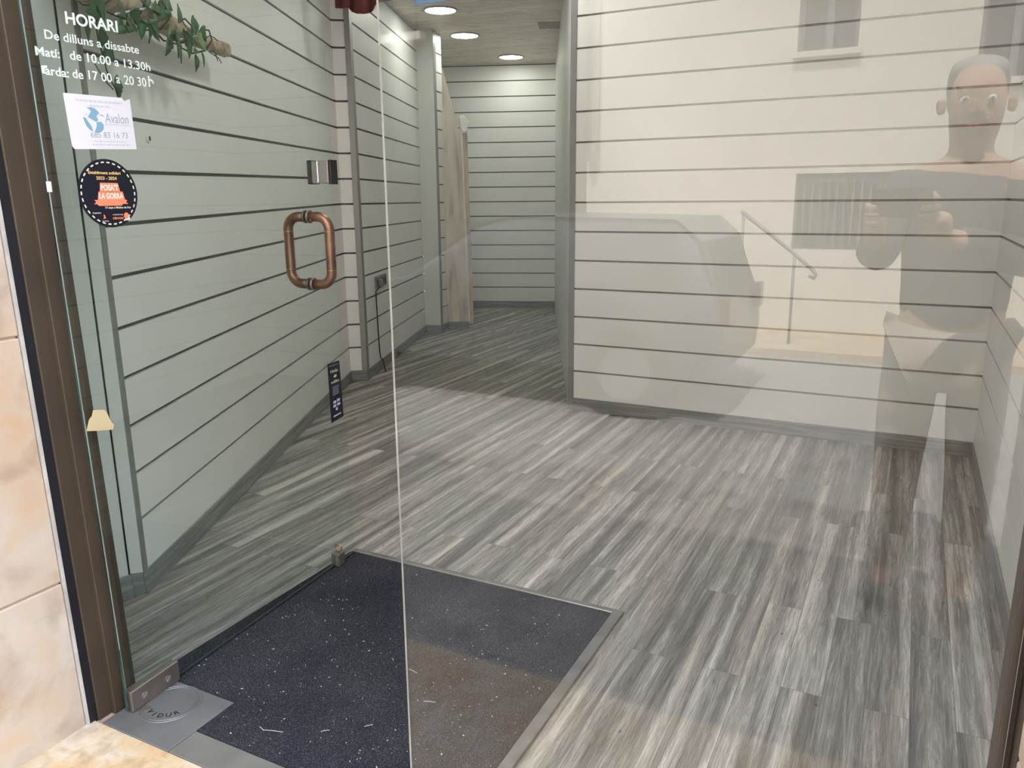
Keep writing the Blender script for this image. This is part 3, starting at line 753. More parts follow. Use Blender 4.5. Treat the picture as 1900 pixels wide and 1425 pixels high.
def pline(bm, body, a, b, a2, cap, bold=0.0):
    A, B = pp(a, b), pp(a2, b + (a2 - a) * 0.0); ex = (B - A); w = ex.length; ex.normalize()
    g = text_bm(body, cap, w, bold, 0.0001); place(g, A, ex, Zv); merge(bm, g)
bm = bmesh.new()
pline(bm, 'Avalon', 0.555, 0.505, 0.925, 0.021, 0.0)
pline(bm, '685 83 16 73', 0.30, 0.215, 0.88, 0.013, 0.0)
obj('name_and_number', bm, M['ink_grey'], paper)
bm = bmesh.new()
rl = random.Random(5)
def faint(fn, bm, a0, a1, b, h):   # unreadable small print: rows of short dashes
    a = a0
    while a < a1:
        w = rl.uniform(0.02, 0.06); poly_on(fn, bm, [(a, b), (min(a + w, a1), b), (min(a + w, a1), b + h), (a, b + h)]); a += w + 0.014
bm.free()
for row in ((0.16, 0.88, 0.885, 0.028), (0.36, 0.66, 0.80, 0.026), (0.34, 0.84, 0.135, 0.022), (0.30, 0.90, 0.075, 0.022), (0.545, 0.94, 0.47, 0.012)):
    bm = bmesh.new(); faint(pp, bm, *row); obj('small_print', bm, M['ink_pale'], paper)

# round sticker
ctr = on_door(201.5, 359); RX = (on_door(256, 359) - on_door(147, 359)).length / 2; RZ = abs(on_door(201, 296).z - on_door(201, 423).z) / 2
st = thing('round_sticker', 'round black sticker with dashed rim and coral emblem on glass door', 'sticker')
bm = bmesh.new(); disc(bm, ctr + DOOR_M * 0.0005, DOOR_D, Zv, RX, RZ, 64, DOOR_M * 0.0004); obj('disc', bm, M['navy'], st)
def sp(x, z): return ctr + DOOR_D * (x * RX) + Zv * (z * RZ) + DOOR_M * 0.0010
bm = bmesh.new()
for k in range(30):
    a = 2 * math.pi * k / 30; da = 0.055
    prism(bm, [sp(r * math.cos(q), r * math.sin(q)) for r, q in ((0.885, a - da), (0.925, a - da), (0.925, a + da), (0.885, a + da))], DOOR_M * 0.0002)
obj('dashed_rim', bm, M['cream'], st)
def sline(bm, body, x0, x1, z, cap, bold=0.0):
    A, B = sp(x0, z), sp(x1, z); ex = (B - A); w = ex.length; ex.normalize()
    g = text_bm(body, cap * RZ, w, bold, 0.0001); place(g, A, ex, Zv); merge(bm, g)
bm = bmesh.new(); sline(bm, 'Establiment solidari', -0.60, 0.48, 0.56, 0.085, 0.02); sline(bm, '2023 - 2024', -0.36, 0.33, 0.40, 0.095, 0.02); obj('heading', bm, M['orange'], st)
bm = bmesh.new()
poly_on(sp, bm, [(-0.30, 0.04), (0.40, 0.04), (0.34, 0.31), (-0.26, 0.31)])
poly_on(sp, bm, [(-0.40, -0.19), (0.54, -0.19), (0.48, 0.06), (-0.34, 0.06)])
poly_on(sp, bm, [(-0.52, -0.19), (0.62, -0.19), (0.56, -0.25), (0.64, -0.31), (0.44, -0.31), (0.40, -0.36), (-0.38, -0.36), (-0.44, -0.31), (-0.54, -0.31), (-0.46, -0.25)])
obj('emblem', bm, M['coral'], st)
bm = bmesh.new(); sline(bm, "POSA'T", -0.25, 0.34, 0.09, 0.17, 0.03); sline(bm, 'LA GORRA', -0.34, 0.48, -0.15, 0.17, 0.03)
for v in bm.verts: v.co += DOOR_M * 0.0003
obj('emblem_words', bm, M['pink'], st)
bm = bmesh.new(); sline(bm, '17 anys a Molins de Rei', -0.18, 0.70, -0.44, 0.06, 0.02); sline(bm, 'Organitza:', -0.62, -0.34, -0.58, 0.04, 0.015); sline(bm, 'recerca', 0.05, 0.40, -0.64, 0.045, 0.01); obj('small_words', bm, M['cream'], st)
bm = bmesh.new(); sline(bm, 'càncer', 0.03, 0.43, -0.76, 0.09, 0.02)
poly_on(sp, bm, [(-0.27, -0.62), (-0.24, -0.62), (-0.20, -0.72), (-0.30, -0.75), (-0.26, -0.70)])
disc(bm, sp(0.52, -0.66), DOOR_D, Zv, 0.09 * RX, seg=20, d=DOOR_M * 0.0002)
obj('red_marks', bm, M['coral'], st)
bm = bmesh.new(); poly_on(sp, bm, [(0.46, -0.74), (0.54, -0.70), (0.62, -0.66), (0.64, -0.76), (0.60, -0.80), (0.48, -0.80)]); obj('pale_mark', bm, M['cream'], st)
bm = bmesh.new(); poly_on(sp, bm, [(-0.34, -0.80), (-0.12, -0.80), (-0.12, -0.815), (-0.34, -0.815)]); obj('pale_line', bm, M['cream'], st)

# tall black label near the closing edge
q = [on_door(x, y) + DOOR_M * 0.0006 for x, y in ((614.5, 785), (637, 772), (629, 668.5), (607, 676))]
lb = thing('door_label', 'tall narrow black label reading Hola adeu near the glass door edge', 'label')
bm = bmesh.new(); prism(bm, q, DOOR_M * 0.0004); obj('backing', bm, M['navy'], lb)
def lp(a, b):
    lo = q[0] + (q[1] - q[0]) * a; hi = q[3] + (q[2] - q[3]) * a
    return lo + (hi - lo) * b + DOOR_M * 0.0006
def lline(bm, body, a, b, a2, cap, bold=0.0):
    A, B = lp(a, b), lp(a2, b); ex = (B - A); w = ex.length; ex.normalize()
    g = text_bm(body, cap, w, bold, 0.0001); place(g, A, ex, Zv); merge(bm, g)
bm = bmesh.new(); lline(bm, 'Hola', 0.20, 0.83, 0.80, 0.0105, 0.0); lline(bm, 'adéu', 0.20, 0.65, 0.85, 0.0105, 0.0)
poly_on(lp, bm, [(0.42, 0.755), (0.56, 0.79), (0.56, 0.735)]); poly_on(lp, bm, [(0.60, 0.745), (0.66, 0.745), (0.66, 0.785), (0.60, 0.785)])
obj('greeting', bm, M['cream'], lb)
bm = bmesh.new()
for i in range(6): faint(lp, bm, 0.27, 0.78, 0.58 - i * 0.027, 0.009)
obj('small_print', bm, M['ink_grey'], lb)
bm = bmesh.new(); faint(lp, bm, 0.12, 0.88, 0.945, 0.010); obj('head_line', bm, M['ink_grey'], lb)
bm = bmesh.new()
for a, b in ((0.26, 0.30), (0.56, 0.31), (0.24, 0.235), (0.56, 0.24)): poly_on(lp, bm, [(a, b), (a + 0.24, b), (a + 0.24, b + 0.045), (a, b + 0.045)])
poly_on(lp, bm, [(0.42, 0.17), (0.58, 0.17), (0.58, 0.215), (0.42, 0.215)])
obj('card_marks', bm, M['lav'], lb)
bm = bmesh.new(); faint(lp, bm, 0.22, 0.82, 0.075, 0.022); obj('foot_line', bm, M['paper'], lb)
# masking tape
tp = [on_door(x, y) + DOOR_M * 0.0006 for x, y in ((160, 800), (183, 799), (209, 797), (211, 788), (206, 783), (198, 766), (192, 760), (172, 761), (170, 772), (165, 778), (163, 786))]
bm = bmesh.new(); prism(bm, tp, DOOR_M * 0.0006)
tag(obj('masking_tape', bm, M['tape']), 'torn beige masking tape wrapped on the hinge edge of the glass door', 'tape')
bm = bmesh.new(); c = on_door(90, 346); dl = DOOR_D
frame_box(bm, c, DOOR_D, DOOR_M, Zv, (-0.004, 0.006), (-0.0005, 0.0015), (-0.011, 0.010)); 
tag(obj('paper_tab', bm, M['paper']), 'tiny white paper tab stuck on hinge edge of the glass door', 'tape')

# ------------------------------------------------------------------ branch with ivy on the left wall
def on_left(x, y, off=0.07): return hit(x, y, pL + nL * off, nL)
bp_ = [(120, -42), (170, -22), (215, -4), (255, 16), (290, 34), (325, 56), (352, 70), (385, 82), (417, 93)]
bpts = [on_left(x, y, 0.075) for x, y in bp_]
t = thing('branch', 'dry tree branch wound with green ivy high on the left slat wall', 'branch')
bm = bmesh.new(); tube(bm, bpts, [0.045, 0.043, 0.043, 0.042, 0.036, 0.031, 0.026, 0.024, 0.027], 14)
rb = random.Random(2)
for v in bm.verts: v.co += Vector((rb.uniform(-1, 1), rb.uniform(-1, 1), rb.uniform(-1, 1))) * 0.003
obj('wood', bm, M['bark'], t, True)
for (x, y) in ((250, 14), (345, 66)):
    c = on_left(x, y, 0.075); bm = bmesh.new()
    tube(bm, [on_left(x - 36, y + 12, 0.11), c + nL * 0.045 + Zv * 0.0, on_left(x + 8, y - 8, 0.10)], 0.003, 6); obj('tie', bm, M['ink_pale'], t)
ivy = t
bm = bmesh.new()
wind = []
for i in range(41):
    f = i / 40 * (len(bpts) - 2.0); k = int(f); p = bpts[k].lerp(bpts[k + 1], f - k); a = i * 0.85
    wind.append(p + nL * (0.048 * math.cos(a)) + Zv * (0.048 * math.sin(a)))
tube(bm, wind, 0.0028, 6)
hang = [on_left(x, y, o) for x, y, o in ((184, 8, 0.10), (180, 32, 0.10), (179, 56, 0.08), (184, 82, 0.05), (192, 105, 0.04), (197, 128, 0.035), (206, 150, 0.03), (214, 164, 0.03), (219, 181, 0.03))]
tube(bm, hang, 0.0022, 6)
tube(bm, [on_left(x, y, 0.04) for x, y in ((176, 118), (184, 132), (197, 152), (210, 166))], 0.0018, 5)
tube(bm, [on_left(x, y, 0.12) for x, y in ((380, 72), (388, 66), (398, 70), (404, 76))], 0.0018, 5)
tube(bm, [on_left(x, y, 0.12) for x, y in ((388, 96), (398, 103), (406, 108), (411, 117))], 0.0018, 5)
tube(bm, [on_left(x, y, 0.12) for x, y in ((345, 50), (338, 38), (334, 28))], 0.002, 5)
obj('ivy_stem', bm, M['stem'], ivy)
def leaf(x, y, ln, ang, off=0.12, wid=0.95, m='leaf', ivyform=True):
    """pointed ivy leaf; ang: direction of the tip on the wall, degrees (0 = along the wall inwards, -90 = down)"""
    ln *= 0.98; c = on_left(x, y, off); a = math.radians(ang)
    ax = eL * math.cos(a) + Zv * math.sin(a); ay = -eL * math.sin(a) + Zv * math.cos(a)
    ro = rb.uniform(-0.35, 0.35); nn = (nL * math.cos(ro) + ay * math.sin(ro)); ay = ay * math.cos(ro) - nL * math.sin(ro)
    prof = [(0, 0), (-0.10, 0.22), (-0.02, 0.46), (0.18, 0.50), (0.30, 0.36), (0.52, 0.30), (0.74, 0.17), (1, 0)] if ivyform else [(0, 0), (0.12, 0.26), (0.34, 0.40), (0.58, 0.34), (0.80, 0.17), (1, 0)]
    bm = bmesh.new(); mid = []; L_, R_ = [], []
    for (s, w) in prof:
        s_ = max(s, 0.0)
        mid.append(bm.verts.new(c + ax * ((s_ - 0.5) * ln) - nn * (0.10 * ln * (s_ - 0.4) ** 2)))
        L_.append(bm.verts.new(c + ax * ((s - 0.5) * ln) + ay * (w * wid * ln) + nn * (w * 0.22 * ln)))
        R_.append(bm.verts.new(c + ax * ((s - 0.5) * ln) - ay * (w * wid * ln) + nn * (w * 0.22 * ln)))
    for i in range(len(prof) - 1):
        for sd in (L_, R_):
            vs = [mid[i], mid[i + 1], sd[i + 1], sd[i]]
            try: bm.faces.new(vs)
            except ValueError: pass
    bmesh.ops.remove_doubles(bm, verts=bm.verts, dist=0.0002)
    o = obj('ivy_leaf', bm, M[m], ivy, True)
    sm = o.modifiers.new('thickness', 'SOLIDIFY'); sm.thickness = 0.0008
for args in [(299, 25, 0.075, -130), (313, 11, 0.06, -15), (331, 25, 0.06, 85, 0.13, 0.8, 'leaf', False), (363, 47, 0.065, 10), (288, 12, 0.04, 80), (261, 56, 0.055, -95), (276, 62, 0.06, -100),
             (288, 62, 0.06, -40), (310, 88, 0.065, -120), (328, 84, 0.075, -80), (333, 101, 0.055, -70), (349, 93, 0.055, -85, 0.12, 0.8, 'leaf', False), (361, 74, 0.06, -20), (377, 67, 0.055, -30),
             (376, 84, 0.07, -20, 0.13, 0.9, 'leaf2'), (363, 117, 0.06, -100, 0.11, 0.75, 'leaf', False), (376, 110, 0.05, -75, 0.11, 0.5, 'leaf', False), (400, 104, 0.05, -35, 0.11, 0.3, 'leaf', False), (170, 18, 0.07, 200),
             (160, 57, 0.055, -80, 0.10), (193, 69, 0.055, 5, 0.06), (204, 103, 0.06, -25, 0.05), (221, 158, 0.05, -10, 0.04), (219, 176, 0.035, -90, 0.035), (238, 50, 0.055, -140), (232, 33, 0.065, -30), (252, 36, 0.05, -60),
             (302, 2, 0.06, 70), (268, 3, 0.06, 170), (186, 16, 0.06, -60), (344, 72, 0.05, -100), (316, 68, 0.055, -150), (364, 96, 0.045, 0, 0.12, 0.5, 'leaf2'), (224, 54, 0.05, 220), (282, 44, 0.05, 160), (352, 84, 0.05, -60)]:
    leaf(*args)
# small pale ring with a dark hole on the near wall
c = on_left(275, 257, 0.001); t = thing('hole_cap', 'small pale round cap with a dark hole on the left slat wall', 'cap')
bm = bmesh.new(); disc(bm, c, eL, Zv, 0.0125, 0.0125, 28, nL * 0.004); bevel(obj('ring', bm, M['cream'], t), 0.001)
bm = bmesh.new(); disc(bm, c + eL * 0.002 + nL * 0.0042, eL, Zv, 0.006, 0.008, 20, nL * 0.0008); obj('hole', bm, M['black'], t)

# ------------------------------------------------------------------ socket and cord on the rear left wall
def on_w2(x, y, off=0.0): return hit(x, y, pQ + nW * off, nW)
sc = on_w2(705, 521); t = thing('wall_socket', 'grey double wall socket on the rear left slat wall', 'socket')
s0, s1 = on_w2(695, 520), on_w2(714, 520); hw = (s1 - s0).length / 2; mid = (s0 + s1) / 2
mid.z = on_w2(705, 521).z
bm = bmesh.new(); frame_box(bm, mid, eW, nW, Zv, (-hw, hw), (0.0, 0.014), (-0.042, 0.042)); bevel(obj('plate', bm, M['socket'], t), 0.003)
for k in (0.15, 0.68):
    bm = bmesh.new(); frame_box(bm, mid, eW, nW, Zv, (hw * k, hw * (k + 0.22)), (0.014, 0.016), (-0.024, 0.022)); obj('socket_insert', bm, M['black'], t)
t = thing('power_cord', 'thin black power cord hanging from the grey wall socket to the floor', 'cord')
bm = bmesh.new(); c = mid - eW * hw * 0.62; frame_box(bm, c, eW, nW, Zv, (-0.016, 0.016), (0.0145, 0.046), (-0.034, 0.02)); bevel(obj('plug', bm, M['socket'], t), 0.005)
bm = bmesh.new()
cpts = [c + nW * 0.03 - Zv * 0.03] + [on_w2(x, y, o) for x, y, o in ((697.5, 540, 0.022), (699, 570, 0.012), (701, 600, 0.012), (703, 630, 0.012), (705, 655, 0.012), (707, 665, 0.016))]
endp = on_w2(711, 668, 0.035); cpts.append(endp); cpts.append(on_z(716, 690, 0.006))
tube(bm, cpts, 0.0045, 8); obj('cable', bm, M['black'], t)

# ------------------------------------------------------------------ ceiling fittings
def downlight(x, y, r, label, c=None, glow='lampglow'):
    c = c or on_z(x, y, ZC); t = thing('downlight', label, 'ceiling light', 'round recessed ceiling lights', loc=c)
    X, Y = Vector((1, 0, 0)), Vector((0, 1, 0)); O = Vector((0, 0, 0))
    bm = bmesh.new(); torus(bm, O - Zv * 0.003, X, Y, r + 0.008, 0.009, 36, 8); obj('rim', bm, M['greyface'], t)
    bm = bmesh.new(); disc(bm, O - Zv * 0.004, X, Y, r, seg=36, d=-Zv * 0.004); obj('diffuser', bm, M[glow], t)
downlight(817, 18, 0.118, 'round lit ceiling downlight nearest the shop front')
downlight(862, 65, 0.118, 'round lit ceiling downlight in the middle of the three')
downlight(948, 105, 0.118, 'round lit ceiling downlight nearest the back wall')
for lab, (lx, ly) in {'first unseen ceiling light added above the entrance mat': (-0.20, 2.9), 'second unseen ceiling light added inward of the entrance mat': (-0.05, 4.3)}.items():  # unseen front lights, added to brighten the interior
    downlight(0, 0, 0.118, lab, Vector((lx, ly, ZC)), 'lampglow_added')
c = on_z(1030, 46, ZC); bm = bmesh.new(); frame_box(bm, c, eB, nB, Zv, (-0.14, 0.16), (-0.11, 0.11), (-0.008, 0.0))
tag(obj('ceiling_hatch', bm, M['vent']), 'flat olive brown hatch set in the wooden ceiling', 'hatch')
c = on_z(785, 18, ZC); bm = bmesh.new(); torus(bm, c - Zv * 0.004, Vector((1, 0, 0)), Vector((0, 1, 0)), 0.03, 0.006, 20, 6)
tag(obj('ceiling_ring', bm, M['white_paint']), 'small round ring on the ceiling left of the nearest downlight', 'ring')
# red cloth and flat blue shape near the top
bm = bmesh.new(); YC = 4.55
def at_y(x, y, Y): return hit(x, y, Vector((0, Y, 0)), Vector((0, 1, 0)))
low = [(622, 15), (634, 16), (643, 14), (647, 15), (653, 22), (662, 25.5), (676, 26), (688, 24), (693, 19), (697, 9), (706, 4), (722, 2), (738, -2)]
rows = []
for i, (x, y) in enumerate(low):
    b0 = at_y(x, y, YC + 0.03 * math.sin(i * 1.9)); top = Vector((b0.x, YC, ZC - 0.002))
    rows.append((b0, b0.lerp(top, 0.5) + Vector((0, 0.015 * math.sin(i * 1.3), 0)), top))
vs = [[bm.verts.new(p) for p in r] for r in rows]
for i in range(len(vs) - 1):
    for j in range(2): bm.faces.new((vs[i][j], vs[i + 1][j], vs[i + 1][j + 1], vs[i][j + 1]))
o = tag(obj('hanging_cloth', bm, M['cloth'], smooth=True), 'dark red cloth hanging from the ceiling above the grey corner post', 'cloth')
o.modifiers.new('thickness', 'SOLIDIFY').thickness = 0.006
bm = bmesh.new()
q1 = [at_y(x, y, 5.2) for x, y in ((769.5, 9.5), (838, -0.5), (860, -4))]
q1 = q1 + [Vector((q1[-1].x, 5.2, ZC - 0.001)), Vector((q1[0].x, 5.2, ZC - 0.001))]
prism(bm, q1, Vector((0, 0.012, 0)))
tag(obj('blue_shape', bm, M['flat_blue']), 'sky blue board just under the ceiling in front of the downlights', 'shape')

# ------------------------------------------------------------------ outside: pavement, street, building opposite
bm = bmesh.new(); ubox(bm, (-8, 10), (-0.62, -0.053), (-0.10, 0.004)); tag(obj('pavement', bm, M['pave']), kind='structure')
M['road'] = simple('grey_street_setts', (0.29, 0.28, 0.265), 0.9, 0, 0.2, 0.15, 8)
bm = bmesh.new(); ubox(bm, (-14, 16), (-7.2, -2.2), (-0.16, -0.06)); tag(obj('street', bm, M['road']), kind='structure')

D_ST = 6.8                                   # building line across the street
def mir(x, y, D=D_ST):
    """(u, z) on the upright plane D in front of the shop, where the pane shows it at that point"""
    p = hit(x, y, fp(0, D - 0.052), nv_); q = p - Vector((HX, HY, 0)); return q.dot(uv_), p.z
def nbox(bm, u, d, z, mi=0): ubox(bm, u, (-d[1], -d[0]), z, mi)
M['facade'] = simple('sunlit_ochre_render', (0.64, 0.595, 0.52), 0.9, 0, 0.2, 0.05, 1.2)
M['facade2'] = simple('pale_stone_render', (0.60, 0.56, 0.50), 0.9, 0, 0.2, 0.06, 1.2)
M['shutter'] = simple('grey_shutter', (0.22, 0.22, 0.23), 0.6, 0, 0.3, 0.1, 6)
M['darkglass'] = simple('dark_window_glass', (0.05, 0.055, 0.06), 0.1, 0, 0.5, 0.1, 2)
M['greyrail'] = simple('painted_grey_iron', (0.20, 0.20, 0.20), 0.5, 0.5)
bld = thing('street_building', 'ochre rendered building across the street seen only as reflection in window', 'building', loc=(0, 0, 0))
bld.location = (0, 0, 0)
UB = mir(1088, 300)[0]

def opening(x0, x1, y0, y1, zlo=None, zhi=None):
    u0, z1 = mir(x0, y0); u1, z0 = mir(x1, y1); lo, hi = min(u0, u1), max(u0, u1)
    return [lo, hi, zlo if zlo is not None else min(z0, z1), zhi if zhi is not None else max(z0, z1)]
wA = opening(1488, 1592, -45, 88); wB = opening(1836, 1950, -70, 138); wG = opening(1477, 1690, 322, 468)
wins = [wA, wB, wG]
bm = bmesh.new()
us = sorted({UB, 11.0} | {w[0] for w in wins} | {w[1] for w in wins})
for i in range(len(us) - 1):
    a, b2 = us[i], us[i + 1]; segs = [(0.0, 6.6)]
    for w in wins:
        if w[0] <= a + 1e-6 and w[1] >= b2 - 1e-6:
            ns = []
            for (l, h) in segs:
                if w[2] > l: ns.append((l, min(h, w[2])))
                if w[3] < h: ns.append((max(l, w[3]), h))
            segs = ns
    for (l, h) in segs: nbox(bm, (a, b2), (D_ST, D_ST + 0.3), (l, h))
nbox(bm, (UB, 11), (D_ST + 0.3, D_ST + 4), (0, 6.6))
obj('wall', bm, M['facade'], bld)
for w in wins[:2]:
    bm = bmesh.new(); nbox(bm, (w[0], w[1]), (D_ST + 0.16, D_ST + 0.2), (w[2], w[3])); f = obj('window', bm, M['darkglass'], bld)
    bm = bmesh.new(); nbox(bm, (w[0] - 0.03, w[1] + 0.03), (D_ST - 0.06, D_ST + 0.16), (w[2] - 0.05, w[2])); obj('window_sill', bm, M['facade2'], f)
    bm = bmesh.new(); m_ = (w[0] + w[1]) / 2
    for (a, b2) in ((w[0], w[0] + 0.04), (m_ - 0.03, m_ + 0.03), (w[1] - 0.04, w[1])): nbox(bm, (a, b2), (D_ST + 0.12, D_ST + 0.16), (w[2], w[3]))
    obj('window_frame', bm, M['shutter'], f)
w = wG
bm = bmesh.new(); nbox(bm, (w[0], w[1]), (D_ST + 0.24, D_ST + 0.28), (w[2], w[3])); f = obj('basement_window', bm, M['darkglass'], bld)
bm = bmesh.new()
k = w[0]
while k < w[1]:
    nbox(bm, (k, k + 0.016), (D_ST + 0.05, D_ST + 0.066), (w[2], w[3] - 0.06)); k += 0.07
nbox(bm, (w[0], w[1]), (D_ST + 0.04, D_ST + 0.07), (w[3] - 0.08, w[3] - 0.05)); obj('window_grille', bm, M['greyrail'], f)
up0, _ = mir(1095, 100); up1, _ = mir(1116, 100)
bm = bmesh.new(); tube(bm, [fp((up0 + up1) / 2, -D_ST + 0.07, mir(1105, 300)[1]), fp((up0 + up1) / 2, -D_ST + 0.07, 6.5)], abs(up1 - up0) / 2, 16); obj('downpipe', bm, M['steel'], bld)
bm = bmesh.new(); nbox(bm, (UB, 11), (D_ST - 0.35, D_ST + 4), (6.6, 6.75)); obj('roof', bm, M['facade2'], bld)
# handrail on the far pavement
bm = bmesh.new(); nbox(bm, (-14, 16), (5.6, 11), (-0.16, 0.0)); tag(obj('far_pavement', bm, M['pave']), kind='structure')
D_R = 5.9
hr = thing('handrail', 'thin sloping iron handrail across the street seen in the window reflection', 'handrail')
hp = [mir(x, y, D_R) for x, y in ((1375, 392), (1420, 428), (1470, 468), (1508, 502), (1514, 510), (1510, 516), (1500, 512))]
bm = bmesh.new(); tube(bm, [fp(u_, -D_R, z_) for u_, z_ in hp], 0.016, 10); obj('rail', bm, M['greyrail'], hr)
for i in (0, 2):
    bm = bmesh.new(); tube(bm, [fp(hp[i][0] + 0.02, -D_R, hp[i][1] - 0.01), fp(hp[i][0] + 0.02, -D_R, 0.0)], 0.012, 8); obj('post', bm, M['greyrail'], hr)

M['slabs'] = grain_mat('grey_pavement_slabs', (9, 9, 9), (0.15, 0.145, 0.14), (0.22, 0.21, 0.195), (0.30, 0.28, 0.26), 0.85, (uv_, nv_, 0.4, 0.6))
bm = bmesh.new(); ubox(bm, (-8, 10), (-2.2, -0.62), (-0.10, 0.0)); tag(obj('outer_pavement', bm, M['slabs']), kind='structure')
bm = bmesh.new(); ubox(bm, (-4, 6), (-0.053, 0.032), (-0.06, -0.001)); tag(obj('ground_sill', bm, M['joint']), kind='structure')

# neighbour further along the street, its shade put into a dark colour
M['facade_shade'] = simple('facade_darkened_for_shade', (0.085, 0.085, 0.085), 0.8, 0, 0.2, 0.15, 3)
b2 = thing('street_building', 'building coloured dark for shade, left of the ochre one in the window reflection', 'building')
bm = bmesh.new(); nbox(bm, (UB - 16, UB - 0.02), (D_ST - 0.5, D_ST + 4), (0, 7.6)); obj('wall', bm, M['facade_shade'], b2)
for k in range(5):
    u_ = UB - 2.2 - 3.0 * k
    bm = bmesh.new(); nbox(bm, (u_ - 0.5, u_ + 0.5), (D_ST - 0.52, D_ST - 0.49), (2.9, 4.5)); f = obj('window', bm, M['darkglass'], b2)
    bm = bmesh.new(); nbox(bm, (u_ - 0.6, u_ + 0.6), (D_ST - 0.6, D_ST - 0.5), (2.82, 2.9)); obj('window_sill', bm, M['facade2'], f)
bm = bmesh.new(); nbox(bm, (UB - 16, UB - 0.02), (D_ST - 0.7, D_ST + 4), (7.6, 7.75)); obj('roof', bm, M['facade_shade'], b2)

# ------------------------------------------------------------------ parked car across the street (seen as a reflection)
M['carpaint'] = simple('grey_blue_car_paint', (0.10, 0.115, 0.13), 0.3, 0.3, 0.5, 0.03)
M['dullred'] = simple('dark_red_lens', (0.10, 0.02, 0.02), 0.3)
M['tyre'] = simple('black_tyre', (0.02, 0.02, 0.02), 0.9)
M['hub'] = simple('wheel_hub', (0.35, 0.35, 0.36), 0.35, 0.8)
DC = 3.3
uc = mir(1345, 500, DC)[0]                    # rear end of the car
car = thing('car', 'grey blue parked hatchback reflected low in the shop window', 'car')
def cpt(x, d, z): return fp(uc - x, -(DC + d), z)
prof = [(0.02, 0.22), (0.0, 0.42), (0.05, 0.62), (0.16, 0.98), (0.30, 1.10), (1.35, 1.12), (1.62, 1.06), (2.10, 0.74), (2.85, 0.66), (3.05, 0.50), (3.08, 0.22)]
bm = bmesh.new()
ringz = []
for d, ins in ((0.0, 0.03), (0.10, 0.0), (1.20, 0.0), (1.30, 0.03)):
    ringz.append([bm.verts.new(cpt(x + (ins if x < 1.5 else -ins), d + (0.12 if z > 0.8 and d == 0.0 else (-0.12 if z > 0.8 and d == 1.30 else 0)), z - ins * 0.5)) for x, z in prof])
for i in range(3):
    for k in range(len(prof)):
        j = (k + 1) % len(prof); bm.faces.new((ringz[i][k], ringz[i][j], ringz[i + 1][j], ringz[i + 1][k]))
bm.faces.new(ringz[0]); bm.faces.new(ringz[3][::-1])
bevel(obj('body', bm, M['carpaint'], car), 0.03, 3)
for a in ([(0.24, 0.70), (0.30, 1.00), (0.90, 1.04), (0.90, 0.70)], [(0.96, 0.70), (0.96, 1.04), (1.36, 1.03), (1.85, 0.72)]):
    bm = bmesh.new(); pts = [cpt(x, -0.006 + (z - 0.62) * 0.30, z) for x, z in a]; prism(bm, pts, nv_ * -0.012); obj('side_window', bm, M['darkglass'], car)
bm = bmesh.new(); hexa(bm, [cpt(0.02, 0.2, 0.64), cpt(0.02, 1.1, 0.64), cpt(0.06, 1.1, 0.64), cpt(0.06, 0.2, 0.64), cpt(0.14, 0.25, 0.97), cpt(0.14, 1.05, 0.97), cpt(0.18, 1.05, 0.97), cpt(0.18, 0.25, 0.97)]); obj('rear_window', bm, M['darkglass'], car)
for x in (0.55, 2.45):
    for d in (-0.02, 1.14):
        bm = bmesh.new(); disc(bm, cpt(x, d, 0.21), uv_, Zv, 0.27, 0.27, 32, -nv_ * 0.16); w_ = bevel(obj('wheel', bm, M['tyre'], car), 0.02)
        bm = bmesh.new(); disc(bm, cpt(x, d - 0.004, 0.21), uv_, Zv, 0.16, 0.16, 24, nv_ * 0.006); obj('hub_cap', bm, M['hub'], w_)
for d in (0.12, 1.08):
    bm = bmesh.new(); hexa(bm, [cpt(-0.012 + o_, d + e_, z) for z in (0.50, 0.66) for o_, e_ in ((0, 0), (0, 0.12), (0.08, 0.12), (0.08, 0))]); obj('tail_light', bm, M['dullred'], car)
car.location = Vector((0, 0, 0))
for ch in list(car.children): ch.location = Vector((0, 0, 0))

# ------------------------------------------------------------------ the person taking the picture, facing the shop front
M['skin'] = simple('skin', (0.52, 0.33, 0.24), 0.5)
M['jacket'] = simple('dark_jacket', (0.085, 0.075, 0.072), 0.85)
M['jeans'] = simple('beige_cotton', (0.50, 0.44, 0.38), 0.85)
M['hair'] = simple('grey_hair', (0.36, 0.34, 0.32), 0.6)
M['shoe'] = simple('grey_shoes', (0.12, 0.12, 0.12), 0.7)
M['eye'] = simple('eye_white', (0.75, 0.73, 0.70), 0.3)
ph_c = CAM - Fw * 0.016 - Rt * 0.050 - Up * 0.018
phone = thing('phone', 'dark phone held level in both hands by the person outside the window', 'phone')
bm = bmesh.new(); frame_box(bm, ph_c, Rt, Up, Fw, (-0.073, 0.073), (-0.036, 0.036), (-0.004, 0.004)); bevel(obj('body', bm, M['black'], phone), 0.003)
bm = bmesh.new(); frame_box(bm, ph_c + Rt * 0.052 + Up * 0.018, Rt, Up, Fw, (-0.014, 0.014), (-0.014, 0.014), (0.004, 0.0055)); obj('lens_block', bm, M['socket'], phone)
bm = bmesh.new(); frame_box(bm, ph_c, Rt, Up, Fw, (-0.069, 0.069), (-0.033, 0.033), (-0.0046, -0.0041)); obj('screen', bm, M['darkglass'], phone)
who = thing('person', 'grey haired person in dark jacket and beige trousers holding up a phone outside', 'person')
PB = fp(1.70, -1.50)                            # standing point
fwd, side = nv_, uv_
def bp3(s_, f_, z_): return PB + side * s_ + fwd * f_ + Zv * z_
